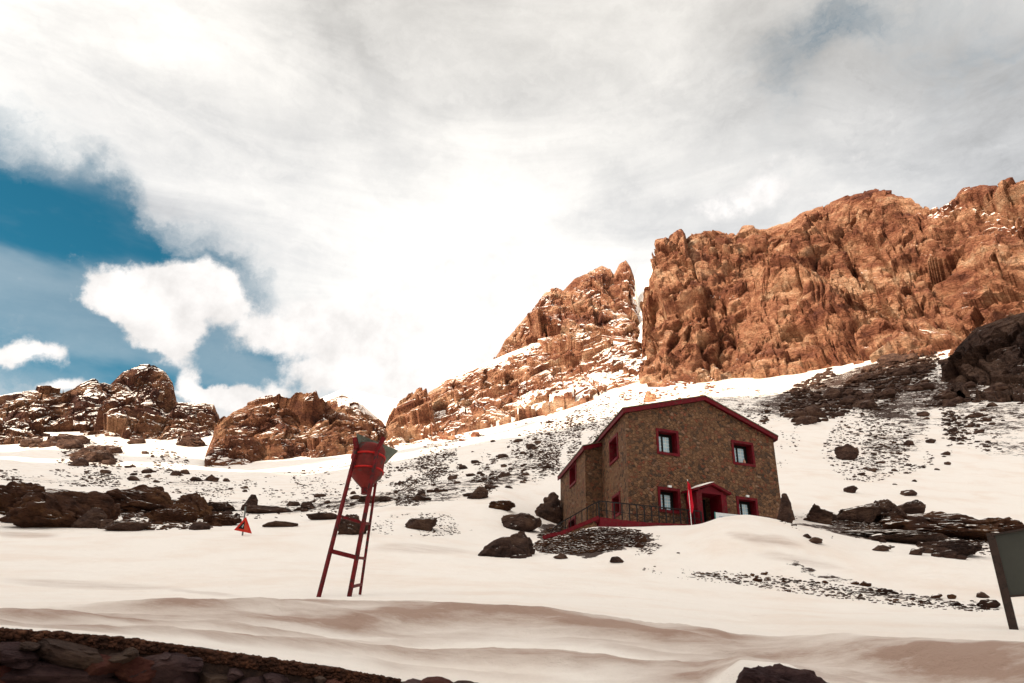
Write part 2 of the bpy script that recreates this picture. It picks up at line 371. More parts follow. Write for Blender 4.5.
# ------------------------------------------------------------------ mountains
ORANGE = [(0, (.15, .052, .036)), (.3, (.34, .130, .072)), (.55, (.54, .25, .14)), (.8, (.73, .42, .25)), (1, (.83, .57, .38))]
BROWN = [(0, (.06, .028, .024)), (.35, (.16, .062, .044)), (.65, (.32, .145, .08)), (1, (.50, .27, .15))]
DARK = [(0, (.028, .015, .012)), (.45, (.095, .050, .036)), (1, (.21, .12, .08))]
def mountain(name, top, base, mat, cols, rows, seed, amp=1.0, size=1.0, strata=(.35, .25, .2), back=90, snow=(), aniso=(1, 1, 1), edge=.035, fine=1.0, crev=0.0):
    T = sorted(azr(*p) for p in top); B = sorted(azr(*p) for p in base)
    a0, a1 = max(T[0][0], B[0][0]), min(T[-1][0], B[-1][0])
    az = np.linspace(a0, a1, cols)
    ti = [np.interp(az, [p[0] for p in T], [p[k] for p in T]) for k in (1, 2)]
    bi = [np.interp(az, [p[0] for p in B], [p[k] for p in B]) for k in (1, 2)]
    tt = np.concatenate([np.linspace(-.45, -.13, 8), np.linspace(-.12, 1, rows), 1+np.linspace(0, 1, rows//4+1)[1:]**1.2])
    A_, t_ = np.meshgrid(np.radians(az), tt, indexing='ij')
    f = np.clip(t_, -.45, 1); b = np.clip(t_-1, 0, 1)
    rr = bi[0][:, None]+(ti[0]-bi[0])[:, None]*f + b*back
    zz = bi[1][:, None]+(ti[1]-bi[1])[:, None]*(f**1.0) - b*((ti[1]-bi[1])[:, None]*.6+back*.8)
    P = np.stack([rr*np.sin(A_), rr*np.cos(A_), zz], -1)
    du = np.gradient(P, axis=0); dv = np.gradient(P, axis=1)
    # smooth overall outward direction
    N = -np.cross(du, dv)
    N /= (np.linalg.norm(N, axis=-1, keepdims=True)+1e-9)
    out = np.stack([-np.sin(A_), -np.cos(A_), np.full(A_.shape, .55)], -1); out /= np.linalg.norm(out, axis=-1, keepdims=True)
    sgn = np.where((N*out).sum(-1, keepdims=True) < 0, -1, 1); N = N*sgn
    N = .4*N+.6*out; N /= np.linalg.norm(N, axis=-1, keepdims=True)
    p = P.reshape(-1, 3)
    rot = np.array(Matrix.Rotation(strata[0], 3, 'X') @ Matrix.Rotation(strata[1], 3, 'Y') @ Matrix.Rotation(strata[2], 3, 'Z'))
    q = p @ rot.T
    wp = np.stack([vnoise(q/(14*size), seed+50), vnoise(q/(14*size)+9, seed+51), vnoise(q/(14*size)+19, seed+52)], 1)
    q = q + wp*5*size
    wp = np.stack([vnoise(q/(3.5*size), seed+60), vnoise(q/(3.5*size)+9, seed+61), vnoise(q/(3.5*size)+19, seed+62)], 1)
    q = q + wp*1.1*size
    q = q*np.array(aniso)
    s1, e1 = blocks(q*np.array([1, 1, .55])/(34*size), seed, 1.2)
    s2, e2 = blocks(q*np.array([1, 1, .7])/(13*size), seed+1, 1.3)
    s3, e3 = blocks(q*np.array([1, .8, 1.2])/(5.2*size), seed+2, 1.3)
    s4, e4 = blocks(q/(2.2*size), seed+3, 1.3)
    s0, e0 = blocks(q*np.array([1, 1, .45])/(62*size), seed+7, 1.3)
    D = 20*size*s0 + 11*size*s1 + 6.5*size*s2 + 2.4*size*fine*s3 + .8*size*fine*s4 + 9*size*fbm(q/(30*size), 5, seed+9)
    D -= 3*size*np.exp(-e1*16) + 2.0*size*np.exp(-e2*14) + .7*size*np.exp(-e3*12)
    if crev:
        for k_, (w_, am_) in enumerate(((26., 9.), (11., 4.))):
            nn_ = vnoise((p+wp*6)*np.array([1, 1, .2])/(w_*size), seed+80+k_); D -= am_*crev*size*np.exp(-(nn_/.10)**2)
    D = D.reshape(A_.shape)*amp
    fade = 1-.82*np.exp(-((t_-1)/.10)**2)
    uu = np.linspace(0, 1, len(az))[:, None]; fade = fade*(1-np.exp(-(uu/edge)**2))*(1-np.exp(-((1-uu)/edge)**2))
    P = P+N*(D*fade)[..., None]
    cam_z = P @ Fv; X_ = 512+FPX*(P @ Rv)/cam_z; Y_ = 341.5-FPX*(P @ Uv)/cam_z
    sn = np.zeros(A_.shape)
    for (x, y, rx, ry, an, am) in snow:     # where snowfields lie on this face
        ca, sa = math.cos(R(an)), math.sin(R(an)); u = ((X_-x)*ca+(Y_-y)*sa)/rx; v = (-(X_-x)*sa+(Y_-y)*ca)/ry
        sn = np.maximum(sn, am*np.exp(-(u*u+v*v)))
    return tag(np_mesh(name, P.reshape(-1, 3), grid_faces(len(az), len(tt)), mat, False, attrs={'snowfield': sn.ravel()}), kind='structure')

m_cliff = rock_mat('cliff_rock', ORANGE, .86, .06, 1.0, strata=(.5, .3, 0), snow_noise=.22)
m_mid = rock_mat('ridge_rock', ORANGE, .70, .08, 1.0, strata=(.5, .3, 0), snow_noise=.42)
m_low = rock_mat('foothill_rock', [(0, (.08, .032, .026)), (.35, (.22, .085, .05)), (.65, (.40, .18, .095)), (1, (.60, .34, .19))], .74, .08, 1.0, strata=(.4, .7, 0), snow_noise=.30)
m_left = rock_mat('peak_rock', [(p_, tuple(x*.72 for x in c_)) for p_, c_ in BROWN], .66, .08, .8, strata=(.4, .5, 0), snow_noise=.34)
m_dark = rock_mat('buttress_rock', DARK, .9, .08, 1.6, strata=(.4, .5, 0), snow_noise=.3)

def P3(pts, r0, r1=None):
    r1 = r1 if r1 is not None else r0; x0, x1 = pts[0][0], pts[-1][0]
    return [(x, y, r0+(r1-r0)*(x-x0)/(x1-x0)) for x, y in pts]
mountain('left_peak', P3([(-90,405),(-40,398),(0,393),(20,389),(45,388),(62,392),(70,390),(80,385),(92,380),(104,380),(112,382),(125,369),(140,363),(155,362),(165,368),(172,379),(176,398),(190,414),(200,430)], 520, 500),
 P3([(-90,442),(0,440),(60,436),(120,432),(160,440),(200,436)], 430, 420), m_left, 460, 180, 11, .55, 1.2, (.3, .6, .4), snow=[(58,384,22,4,-5,.8),(128,386,14,8,-30,.7),(135,400,20,7,-15,.7),(145,368,16,6,-10,.6),(100,415,40,6,-20,.7),(40,425,60,6,0,.7),(165,392,8,5,0,.4)], aniso=(.6, 1, 1.2), fine=1.3)
mountain('left_crag', P3([(150,440),(165,420),(178,403),(192,403),(205,402),(214,404),(219,415),(225,432),(232,446)], 450),
 P3([(150,450),(175,447),(200,446),(218,440),(232,448)], 400), m_left, 190, 130, 23, .30, 1.0, (.3, .9, .4), 50, aniso=(.6, 1, 1.2), fine=2.)
mountain('middle_knoll', P3([(205,456),(212,438),(220,422),(235,409),(260,399),(280,398),(292,405),(302,415),(314,415),(326,400),(342,392),(362,402),(378,416),(388,430),(398,446)], 330, 320),
 P3([(205,458),(225,468),(250,474),(290,474),(320,466),(350,454),(398,448)], 262, 270), m_low, 400, 220, 31, .50, .9, (.2, .6, .5), 70, aniso=(.5, 1, 1.25), fine=1.3, snow=[(362,408,22,9,35,1.),(290,400,30,5,-10,.5),(340,400,14,6,20,.6),(385,430,8,10,30,.6)])
mountain('lower_ridge', P3([(378,452),(390,425),(405,407),(425,393),(450,377),(475,366),(500,356),(530,343),(560,336),(600,334),(630,338),(648,350),(660,380)], 350, 330),
 P3([(378,454),(400,450),(440,438),(475,430),(520,418),(560,400),(600,388),(640,380),(660,382)], 270, 270), m_mid, 520, 240, 41, .5, .9, (.3, .6, .4), 60, aniso=(.6, 1, 1.2), fine=1.2, snow=[(505,358,34,7,-18,1.2),(470,372,22,5,-25,.8),(618,352,30,8,10,1.2),(606,378,18,24,15,1.3),(640,378,20,26,0,1.3),(560,398,60,9,-25,1.2),(523,400,5,26,5,.8),(430,420,40,7,-25,.7),(410,438,34,8,-15,1.1),(585,338,20,5,0,.8)])
mountain('spire_massif', P3([(486,372),(500,352),(512,334),(530,312),(545,293),(556,286),(563,289),(575,276),(590,269),(602,264),(610,268),(614,274),(619,264),(626,259),(630,265),(634,276),(637,292),(641,318),(647,352)], 410, 400),
 P3([(486,378),(540,362),(580,358),(620,352),(647,356)], 350, 340), m_mid, 360, 240, 53, .58, 1.0, (.2, .3, .3), 60, aniso=(1, 1, .7), fine=.8, crev=.4, edge=.05, snow=[(641,300,7,26,-8,1.6),(650,280,12,9,0,1.2),(600,345,40,7,0,1.),(548,300,5,5,0,.6),(555,325,6,4,0,.6),(620,320,8,5,0,.7)])
mountain('great_cliff', P3([(641,398),(643,345),(646,305),(650,286),(656,270),(668,256),(680,252),(690,249),(700,241),(706,238),(718,237),(738,240),(745,230),(768,228),(790,222),(800,214),(822,205),(850,195),(872,191),(890,193),(908,200),(930,210),(948,206),(957,198),(966,190),(985,189),(1000,188),(1024,180),(1100,172),(1220,165)], 320, 250),
 P3([(641,402),(654,392),(700,392),(740,392),(790,398),(820,394),(860,378),(900,366),(950,350),(1000,340),(1024,335),(1100,330),(1220,320)], 262, 190), m_cliff, 680, 360, 67, .80, 1.0, (.25, .25, .2), 120, crev=.45, edge=.012, snow=[(975,212,50,6,5,.75),(1005,225,30,8,15,.7),(930,214,20,4,10,.7),(1004,328,16,6,-15,1.),(900,300,22,3,5,.45),(715,296,26,2.5,4,.6),(810,240,20,2.5,5,.5),(700,250,12,3,0,.5),(760,248,16,3,10,.5),(930,255,10,3,10,.4),(700,385,60,6,-5,.6)])
mountain('shaded_buttress', P3([(938,388),(948,362),(958,346),(975,328),(1000,319),(1024,312),(1120,300),(1220,300)], 182, 160),
 P3([(938,392),(980,394),(1024,396),(1120,398),(1220,400)], 160, 140), m_dark, 260, 150, 71, .6, .5, (.3, .4, .2), 30)

# ------------------------------------------------------------------ rocks
m_stone = rock_mat('dark_stone', DARK, None, scale=14, bumpd=1.6, cracks=0)
m_brown = rock_mat('brown_stone', [(0, (.03, .014, .010)), (.5, (.085, .038, .022)), (1, (.17, .08, .04))], None, scale=10, bumpd=1.6, cracks=0)
m_orange_stone = rock_mat('orange_stone', ORANGE, None, scale=4, cracks=.1)
m_stone = rock_mat('dark_stone', DARK, .93, .05, 14, bumpd=1.6, cracks=0, snow_noise=.16)
m_brown = rock_mat('brown_stone', [(0, (.035, .015, .010)), (.5, (.11, .045, .024)), (1, (.21, .095, .04))], .93, .05, 10, bumpd=1.6, cracks=0, snow_noise=.16)
def ico(sub):
    bm = bmesh.new(); bmesh.ops.create_icosphere(bm, subdivisions=sub, radius=1)
    V = np.array([v.co[:] for v in bm.verts]); F = np.array([[v.index for v in f.verts] for f in bm.faces]); bm.free(); return V, F
ICO = {k: ico(k) for k in (1, 2, 3, 5)}
def rock_verts(sub, seed, flat=.7, cuts=14, rough=.10, blk=1.0):
    V, F = ICO[sub]; rg = np.random.default_rng(seed); V = V.copy()
    for k in range(cuts):
        n = rg.normal(size=3); n /= np.linalg.norm(n); d = rg.uniform(.52, .85)
        s = V @ n; V -= np.clip(s-d, 0, None)[:, None]*n
    n3 = fbm(V*1.6+seed, 4, seed); V = V*(1+rough*2.2*n3[:, None])
    if sub >= 3:
        V0 = V.copy()
        for fq, am in ((1.7, .20), (3.6, .10), (8.0, .04)):
            b_, e_ = blocks(V0*fq*np.array([1, 1, 1.5])+seed*1.7, seed+int(fq*10), 1.2); am *= blk; V = V*(1+am*b_[:, None]-am*.5*np.exp(-e_*12)[:, None])
    V[:, 2] *= flat
    return V, F
protos = {}
def fit(V):
    lo, hi = V.min(0), V.max(0); return (V-(lo+hi)/2)/((hi-lo)/2)
def hull_rock(name, pts, mat, seed, sub=5):
    """faceted boulder: convex hull of hand-placed corners, then weathered"""
    bm = bmesh.new(); vs = [bm.verts.new(p) for p in pts]
    g_ = bmesh.ops.convex_hull(bm, input=vs); bmesh.ops.delete(bm, geom=[e for e in g_['geom_interior'] if isinstance(e, bmesh.types.BMVert)], context='VERTS')
    bmesh.ops.triangulate(bm, faces=bm.faces[:]); bmesh.ops.subdivide_edges(bm, edges=bm.edges[:], cuts=14, use_grid_fill=True)
    V = np.array([v.co[:] for v in bm.verts]); N_ = np.array([v.normal[:] for v in bm.verts])
    sz = np.ptp(V, axis=0).max(); b1, e1 = blocks(V/sz*3+seed, seed, 1.2); b2, e2 = blocks(V/sz*8+seed, seed+5, 1.2)
    D = sz*(.05*b1+.018*b2-.02*np.exp(-e1*10)+.03*fbm(V/sz*6+seed, 4, seed)); bm.normal_update(); N_ = np.array([v.normal[:] for v in bm.verts]); V = V+N_*D[:, None]
    for v, c_ in zip(bm.verts, V): v.co = c_
    bmesh.ops.triangulate(bm, faces=bm.faces[:])
    return bobj(name, bm, mat)
def rock_mesh(sub, k, mat, flat):
    key = (sub, k, mat.name, flat)
    if key not in protos:
        V, F = rock_verts(sub, 100+k, flat, cuts=10, rough=.04, blk=.4 if k % 2 else .75); V = fit(V); o = np_mesh('boulder', V, F, mat, False); protos[key] = o.data
        bpy.data.objects.remove(o)
    return protos[key]
def boulder(px, py, wpx, hpx, mat, label, group=None, k=None, sub=5, name='boulder', rot=None, cat='boulder', tilt=0, sink=.25):
    """px,py = foot of the rock in the picture; wpx,hpx = its size there"""
    h = hit(px, py)
    if h is None: return None
    dist = h.length; w = wpx/FPX*dist; hh = hpx/FPX*dist
    k = k if k is not None else random.randrange(10)
    me = rock_mesh(sub, k, mat, .7)
    o = bpy.data.objects.new(name, me); link(o)
    o.scale = (w*.5, w*.42, hh*.62)
    o.location = h+Vector((h.x, h.y, 0)).normalized()*w*.25+Vector((0, 0, hh*.36))
    o.rotation_euler = (R(random.uniform(-8, 8)), R(tilt), rot if rot is not None else -math.atan2(h.x, h.y)+random.uniform(-.3, .3))
    return tag(o, label, cat, group)

BOULDERS = [
 # x, foot y, w, h, mat, label
 (521,531,40,18,m_stone,'rounded dark boulder directly behind the large pointed boulder',1,'b'),
 (549,521,30,30,m_stone,'tall dark boulder leaning beside the left corner of the stone house',2,'b'),
 (553,512,22,14,m_stone,'low dark boulder beside the left wall of the house, against the tall boulder',3,'b'),
 (502,510,27,11,m_brown,'flat reddish boulder on the snow above the pointed boulder',4,'b'),
 (478,499,22,13,m_stone,'dark boulder on the scree slope left of the flat reddish boulder',5,'b'),
 (490,489,12,6,m_stone,'small boulder touching the dark boulder on the scree slope',6,'s'),
 (421,530,33,15,m_stone,'wide dark rock lying alone on the snow right of the red tank stand',7,'b'),
 (350,535,32,20,m_stone,'dark boulder seen between the legs of the red tank stand',8,'b'),
 (359,531,18,10,m_stone,'smaller dark rock behind the right leg of the tank stand',9,'s'),
 (848,460,20,15,m_stone,'lone dark boulder on the clean snow slope right of the house',1,'b'),
 (851,493,12,7,m_stone,'small lone dark stone on the snow below the lone boulder',4,'s'),
 (908,496,14,6,m_stone,'small flat stone on the snow slope above the brown outcrop',3,'s'),
 (786,522,15,27,m_stone,'narrow upright dark rock at the right corner of the house',5,'b'),
 (818,523,25,18,m_stone,'round dark boulder on the snow to the right of the house',0,'b'),
 (832,521,10,7,m_stone,'small stone between the round boulder and the grey slab',2,'s'),
 (858,522,42,18,m_stone,'grey slab shaped boulder right of the round dark boulder',7,'b'),
 (888,524,36,22,m_stone,'dark boulder at the left end of the brown outcrop',8,'b'),
 (912,515,26,13,m_stone,'dark boulder on top of the brown outcrop',9,'b'),
 (935,536,110,26,m_brown,'long brown outcrop of rock lying in the snow right of the house',6,'b'),
 (985,540,62,20,m_brown,'tapering right end of the brown outcrop near the grey signboard',2,'b'),
 (951,556,46,14,m_stone,'dark rock lying in front of the brown outcrop',1,'b'),
 (860,536,110,9,m_stone,'long low band of dark rock below the round boulder',4,'b'),
 (900,543,80,8,m_stone,'low band of dark rock in front of the brown outcrop',5,'b'),
 (990,608,16,7,m_brown,'orange brown stone on the snow left of the signboard post',3,'s'),
 (983,598,9,5,m_stone,'small dark stone just above the orange brown stone',6,'s'),
 (650,402,15,13,m_orange_stone,'orange boulder at the foot of the great cliff above the house roof',0,'b'),
 # left band of outcrops
 (48,528,70,34,m_brown,'broad brown outcrop on the far left of the rock band',6,'b'),
 (15,516,60,28,m_brown,'dark brown outcrop at the left edge of the view',8,'b'),
 (82,524,54,28,m_brown,'rusty brown rounded boulder bulging forward from the rock band',1,'b'),
 (60,503,100,16,m_stone,'dark flat topped rock along the back of the left rock band',3,'b'),
 (118,512,70,22,m_brown,'dark red boulder right of the rounded boulder in the rock band',0,'b'),
 (88,528,26,18,m_stone,'dark boulder under the right side of the rounded boulder',5,'b'),
 (105,529,14,9,m_stone,'small boulder at the foot of the rock band, right of the rounded boulder',4,'s'),
 (139,512,46,26,m_brown,'blocky brown boulder in the middle of the left rock band',9,'b'),
 (126,531,36,11,m_stone,'low dark slab on the snow in front of the rock band',7,'b'),
 (170,523,42,20,m_brown,'square brown boulder at the right of the rock band',2,'b'),
 (191,519,40,26,m_brown,'triangular brown boulder behind the square boulder in the rock band',6,'b'),
 (199,530,18,8,m_stone,'small slab on the snow left of the warning sign',3,'s'),
 (222,526,34,12,m_brown,'low sloping rock just left of the warning sign',4,'b'),
 (216,512,40,9,m_stone,'low dark rock behind the warning sign to the left',8,'b'),
 (249,510,15,15,m_stone,'small upright dark boulder just above the warning sign',5,'b'),
 (281,527,34,5,m_stone,'thin dark rock in the snow right of the warning sign',7,'s'),
 (322,520,30,8,m_stone,'low dark rock in the snow left of the tank stand',9,'s'),
 (270,513,46,7,m_stone,'long low rock between the warning sign and the tank stand',1,'s'),
 (8,523,14,6,m_stone,'small stone on the snow at the left edge below the outcrop',2,'s'),
 (420,501,20,7,m_stone,'dark stone on the scree behind the tank stand',0,'s'),
 (560,559,14,6,m_stone,'small dark stone on the snow right of the large pointed boulder',2,'s'),
 (617,563,14,7,m_stone,'small stone in the snow below the stone house',6,'s'),
 (93,462,36,14,m_stone,'dark rock patch on the snow below the left peak',3,'b'),
 (78,466,16,8,m_stone,'small dark rock left of the rock patch below the left peak',5,'s'),
 (192,447,30,10,m_stone,'dark rock on the snow between the left peak and the knoll',8,'b'),
 (66,443,18,5,m_stone,'small rock on the upper snowfield under the left peak',7,'s'),
 (376,502,34,8,m_stone,'low rock on the scree right behind the tank stand',4,'s'),
]
for (x, y, w, h_, mt, lb, k, sz) in BOULDERS:
    boulder(x, y, w, h_, mt, lb, None, k, 5 if sz == 'b' else 3)
def pix_boulder(label, foot, outline, depth, mat, seed):
    h = hit(*foot); r_ = math.hypot(h.x, h.y); pts = []
    for x, y, dr in outline: pts.append(at(x, y, r_+dr)-h)
    o = hull_rock('boulder', pts, mat, seed); o.location = h
    tag(o, label, 'boulder')
pix_boulder('large pointed dark boulder half buried in snow left of the stone house', (510,557),
 [(480,556,.2),(484,550,.9),(500,541,.5),(508,536,.3),(519,530,.7),(524,529,1.0),(529,543,.4),(535,560,.1),(520,563,-.5),(498,559,-.3),(500,555,2.2),(530,553,2.2),(522,534,1.6)], 1, m_stone, 3)
# smaller countable rocks, grouped by the place they lie
GRP = [  # n, cx, cy, rx, ry, ang, size lo, hi, label, group, mat
 (34, 870,392,85,20,-20, 10,30,'dark rock on the broken slope under the great cliff','dark rocks on the slope under the great cliff',m_stone),
 (20, 985,400,50,22,0, 8,20,'dark rock in the snow below the shaded buttress','dark rocks below the shaded buttress',m_stone),
 (34, 930,445,80,32,-25, 4,11,'small dark stone on the snow slope right of the house','small stones on the right snow slope',m_stone),
 (44, 470,480,95,18,-12, 4,13,'dark stone on the scree band between tank stand and house','stones of the middle scree band',m_stone),
 (34, 520,450,75,20,-22, 4,12,'dark stone on the snow slope left of the house roof','stones left of the house roof',m_stone),
 (26, 95,447,90,9,4, 6,22,'dark rock on the upper snowfield below the left peak','dark rocks below the left peak',m_stone),
 (24, 330,503,110,7,-6, 6,16,'low dark stone in the band of rocks behind the tank stand','low stones behind the tank stand',m_stone),
 (20, 160,478,110,9,6, 5,13,'small dark stone on the snow behind the left rock band','small stones behind the left rock band',m_stone),
 (22, 850,590,140,6,7, 4,11,'small brown stone in the thin row across the snow below the house','brown stones in a row on the snow below the house',m_brown),
 (16, 880,545,110,8,7, 6,16,'dark stone along the edge of the brown outcrop','stones along the brown outcrop',m_stone),
 (16, 600,543,60,10,-4, 5,13,'brown stone on the rubble heap below the terrace','stones of the rubble heap below the terrace',m_brown),
 (14, 660,395,90,8,-5, 5,12,'orange stone on the bright snow at the foot of the great cliff','orange stones at the foot of the cliff',m_orange_stone),
 (14, 500,420,70,9,-20, 5,12,'orange stone on the sunlit snow below the lower ridge','orange stones below the lower ridge',m_orange_stone),
]
def inside_house(v):
    d = HC - Vector((v.x, v.y)); return d.length < 6.0
HC = Vector((8.5, 38.0))
def rand_in(cx, cy, rx, ry, ang):
    a = random.uniform(0, 2*math.pi); q = math.sqrt(random.random()); u, w = q*math.cos(a)*rx, q*math.sin(a)*ry
    ca, sa = math.cos(R(ang)), math.sin(R(ang)); return cx+u*ca-w*sa, cy+u*sa+w*ca
for (n, cx, cy, rx, ry, ang, lo, hi, lb, gp, mt) in GRP:
    for _ in range(n):
        x, y = rand_in(cx, cy, rx, ry, ang); s = lo+(hi-lo)*random.random()**2.2
        h = hit(x, y)
        if h is None or (556 < x < 786 and y < 528) or inside_house(h): continue
        boulder(x, y, s, s*random.uniform(.35, .6), mt, lb, gp, random.randrange(10), 3, cat='rock', name='rock')
# scree: thousands of stones too many to count, one object per field
def scree(name, fields, mat, seed):
    rg = random.Random(seed); VV = []; FF = []; off = 0
    bases = [rock_verts(1, 500+i, .6, 6, .12) for i in range(12)]
    for (n, cx, cy, rx, ry, ang, lo, hi) in fields:
        for _ in range(n):
            random.seed(rg.random()); x, y = rand_in(cx, cy, rx, ry, ang)
            h = hit(x, y)
            if h is None or inside_house(h): continue
            cl = vnoise(np.array([[h.x, h.y*.45, 3.]])/(h.length*.028), 5)[0]+.6*vnoise(np.array([[h.x, h.y*.6, 9.]])/(h.length*.010), 6)[0]
            if name != 'rubble' and cl < rg.uniform(-.35, .35): continue
            s = (lo+(hi-lo)*rg.random()**3)/FPX*h.length*.5
            Vb, Fb = bases[rg.randrange(12)]; a = rg.uniform(0, 6.28); ca, sa = math.cos(a), math.sin(a)
            V_ = Vb*np.array([s*rg.uniform(.8, 1.5), s, s*rg.uniform(.5, .9)]); V_ = V_ @ np.array([[ca, sa, 0], [-sa, ca, 0], [0, 0, 1]])
            VV.append(V_+np.array(h)+np.array([0, 0, s*.2])); FF.append(Fb+off); off += len(Vb)
    return tag(np_mesh(name, np.concatenate(VV), np.concatenate(FF), mat, False), kind='stuff')
o = scree('scree', [(6630,480,478,105,18,-12,1,3.5),(3825,530,450,75,22,-22,1,3.5),(2295,600,420,60,20,-25,1,3),(1785,420,470,60,12,-15,1,4),(850,340,503,120,10,-6,1,4),(680,160,480,130,12,6,1,3.5),
  (3740,910,425,95,45,-25,1,4),(2550,990,410,55,42,0,1,5.5),(3060,850,388,95,24,-20,1.5,8),(510,640,548,40,8,8,1,4),(1190,900,535,120,14,7,1,5),
  (765,850,591,150,8,7,1,4),(102,690,575,50,5,8,1,3.5),(510,120,510,120,18,2,1,5),(1020,100,454,90,14,5,1,4),(850,60,478,80,8,3,1,4),(637,430,455,60,10,-20,1,3.5),(382,640,430,60,20,0,1,3),(204,720,410,70,15,0,1,4),(900,120,512,125,16,3,2,9),(1050,650,430,50,20,0,1,3),(750,420,525,60,12,0,1,3),(1500,330,480,150,14,-8,1,3.5),(900,740,440,60,40,0,1,2.5)], m_stone, 3)
tag(o, 'loose dark stones strewn over the snow slopes', 'scree')
o = scree('rubble', [(2600,588,541,56,12,-6,1,6),(1000,565,530,28,6,-14,1,5),(1200,110,512,130,17,3,2,9),(800,840,592,150,7,7,1.5,5),(60,640,535,20,3,5,1,3),(900,920,535,90,10,7,1,5)], m_brown, 9)
tag(o, 'brown rubble heaped below the terrace and along the outcrop', 'rubble')
o = scree('orange_scree', [(300,560,400,80,10,-25,1,4.5),(350,690,393,80,8,-3,1,5),(200,480,425,80,9,-20,1,4.5),(120,620,372,30,12,0,1,4)], m_orange_stone, 5)
tag(o, 'loose orange stones on the sunlit snow below the cliffs', 'scree')
random.seed(21)
HAZE = 0; RIDGE_FN = None; BLUEK = .74; EXPO = 0.66
# ------------------------------------------------------------------ stone house
def hdir(az): return Vector((math.sin(R(az)), math.cos(R(az)), 0))
AZA = math.degrees(math.atan2(*[ray(2370, 684)[i] for i in (0, 1)])); AZB = -6.0
DA, DB = hdir(AZA), hdir(AZB)
def on_plane(px, py, P, D):
    """point of the vertical plane through P along D seen at that place"""
    d = Vector(ray(px, py)); n = Vector((D.y, -D.x, 0)); t_ = (P.dot(n))/(d.dot(n)); return d*t_
P0 = at(629.5, 518, 36.2); P0.z = 0
nA = Vector((DA.y, -DA.x, 0)); nB = Vector((-DB.y, DB.x, 0))      # outward normals
if nA.dot(P0) > 0: nA = -nA
if nB.x > 0: nB = -nB
def uz(px, py, P, D):
    q = on_plane(px, py, P, D); return (q-P).dot(D), q.z
UW = uz(781, 500, P0, DA)[0]                 # facade width
zb = uz(628, 518, P0, DA)[1]
zeL = uz(627, 413.5, P0, DA)[1]; ua, zap = uz(703.5, 401, P0, DA); zeR = uz(777, 440, P0, DA)[1]
ub1 = uz(602, 480, P0, DB)[0]                  # where the wing starts
PW = P0+DB*ub1
uw, _ = uz(585.5, 480, PW, DA)                 # negative: wing sticks out to the left
PW2 = PW+DA*uw
ub2 = uz(560.5, 490, PW2, DB)[0]
zwe = uz(585, 450, PW2, DB)[1]
print('HOUSE', 'UW', UW, 'zb', zb, 'zeL', zeL, 'ap', ua, zap, 'zeR', zeR, 'ub1', ub1, 'uw', uw, 'ub2', ub2, 'zwe', zwe)
LB = ub1+ub2
BOT = zb-3.0
ze = (zeL+zeR)/2

mt_wall, t = new_mat('rubble_masonry')
tc = t.node('ShaderNodeTexCoord'); pos = tc.outputs['Object']
wv_ = t.node('ShaderNodeVectorMath', operation='ADD'); nz = t.node('ShaderNodeTexNoise'); t.put(nz.inputs[0], pos); nz.inputs['Scale'].default_value = 2.2; nz.inputs['Detail'].default_value = 3
sc_ = t.node('ShaderNodeVectorMath', operation='SCALE'); t.put(sc_.inputs[0], nz.outputs[1]); sc_.inputs[3].default_value = .22
t.put(wv_.inputs[0], pos); t.put(wv_.inputs[1], sc_.outputs[0]); wp = t.map(wv_.outputs[0], (1, 1, 1.35))
v1 = t.vor(wp, 4.7, 'F1'); ve = t.vor(wp, 4.7, 'DISTANCE_TO_EDGE')
sepc = t.node('ShaderNodeSeparateColor'); t.put(sepc.inputs[0], v1.outputs['Color'])
stone = t.ramp(sepc.outputs[0], [(0, (.016, .015, .016)), (.16, (.045, .034, .030)), (.3, (.15, .074, .040)), (.5, (.21, .105, .056)), (.68, (.26, .145, .080)), (.8, (.13, .050, .032)), (.9, (.24, .055, .030)), (1, (.28, .19, .13))])
stone = t.mix(.28, stone, t.mix(t.noise(pos, 9, 6, .7), (.05, .03, .02), (.30, .17, .09)))
mort = t.mix(t.noise(pos, 6, 5), (.11, .058, .034), (.24, .13, .075))
c = t.mix(t.step(ve.outputs['Distance'], .015, .07), mort, stone)
big = t.noise(pos, .5, 4, .6); c = t.mix(t.step(big, .35, .7), c, t.mix(.25, c, (.22, .12, .06)))
hgt = t.m('ADD', t.step(ve.outputs['Distance'], 0, .14), t.m('MULTIPLY', t.noise(pos, 12, 6, .7), .6))
setp(t, c, .9, t.bump(hgt, .08, 1.0), spec=.15)
RED = (.36, .006, .018)
m_red = paint('red_paint', (.14, .003, .010), .5, .35, None, 3)
m_redb = paint('red_trim_paint', (.15, .003, .010), .6, .4, (.09, .02, .015), 4)
m_roof = paint('roof_sheet', (.10, .12, .07), .6, .4, (.16, .10, .06), 2)
m_iron = paint('dark_iron', (.012, .012, .012), .5, .3, (.04, .015, .01), 8)
m_wood = paint('dark_timber', (.02, .015, .012), .6, .3, None, 8)
m_white = paint('white_paint', (.80, .82, .80), .5, .1, None, 8)
m_darkin = paint('dark_interior', (.006, .007, .006), .9, .2)
mt_glass, t = new_mat('window_glass'); setp(t, (.42, .62, .70), .35, None, 0, .5); m_glass = mt_glass  # pale blue sky reflection is painted into the pane colour

house = empty('stone_house', (P0.x, P0.y, zb))
tag(house, 'two storey rubble stone house with red trim and gable roof on the snowy slope', 'house')
ORG = Vector((P0.x, P0.y, zb))
def L(v): return Vector(v)-ORG       # children are given relative to the house
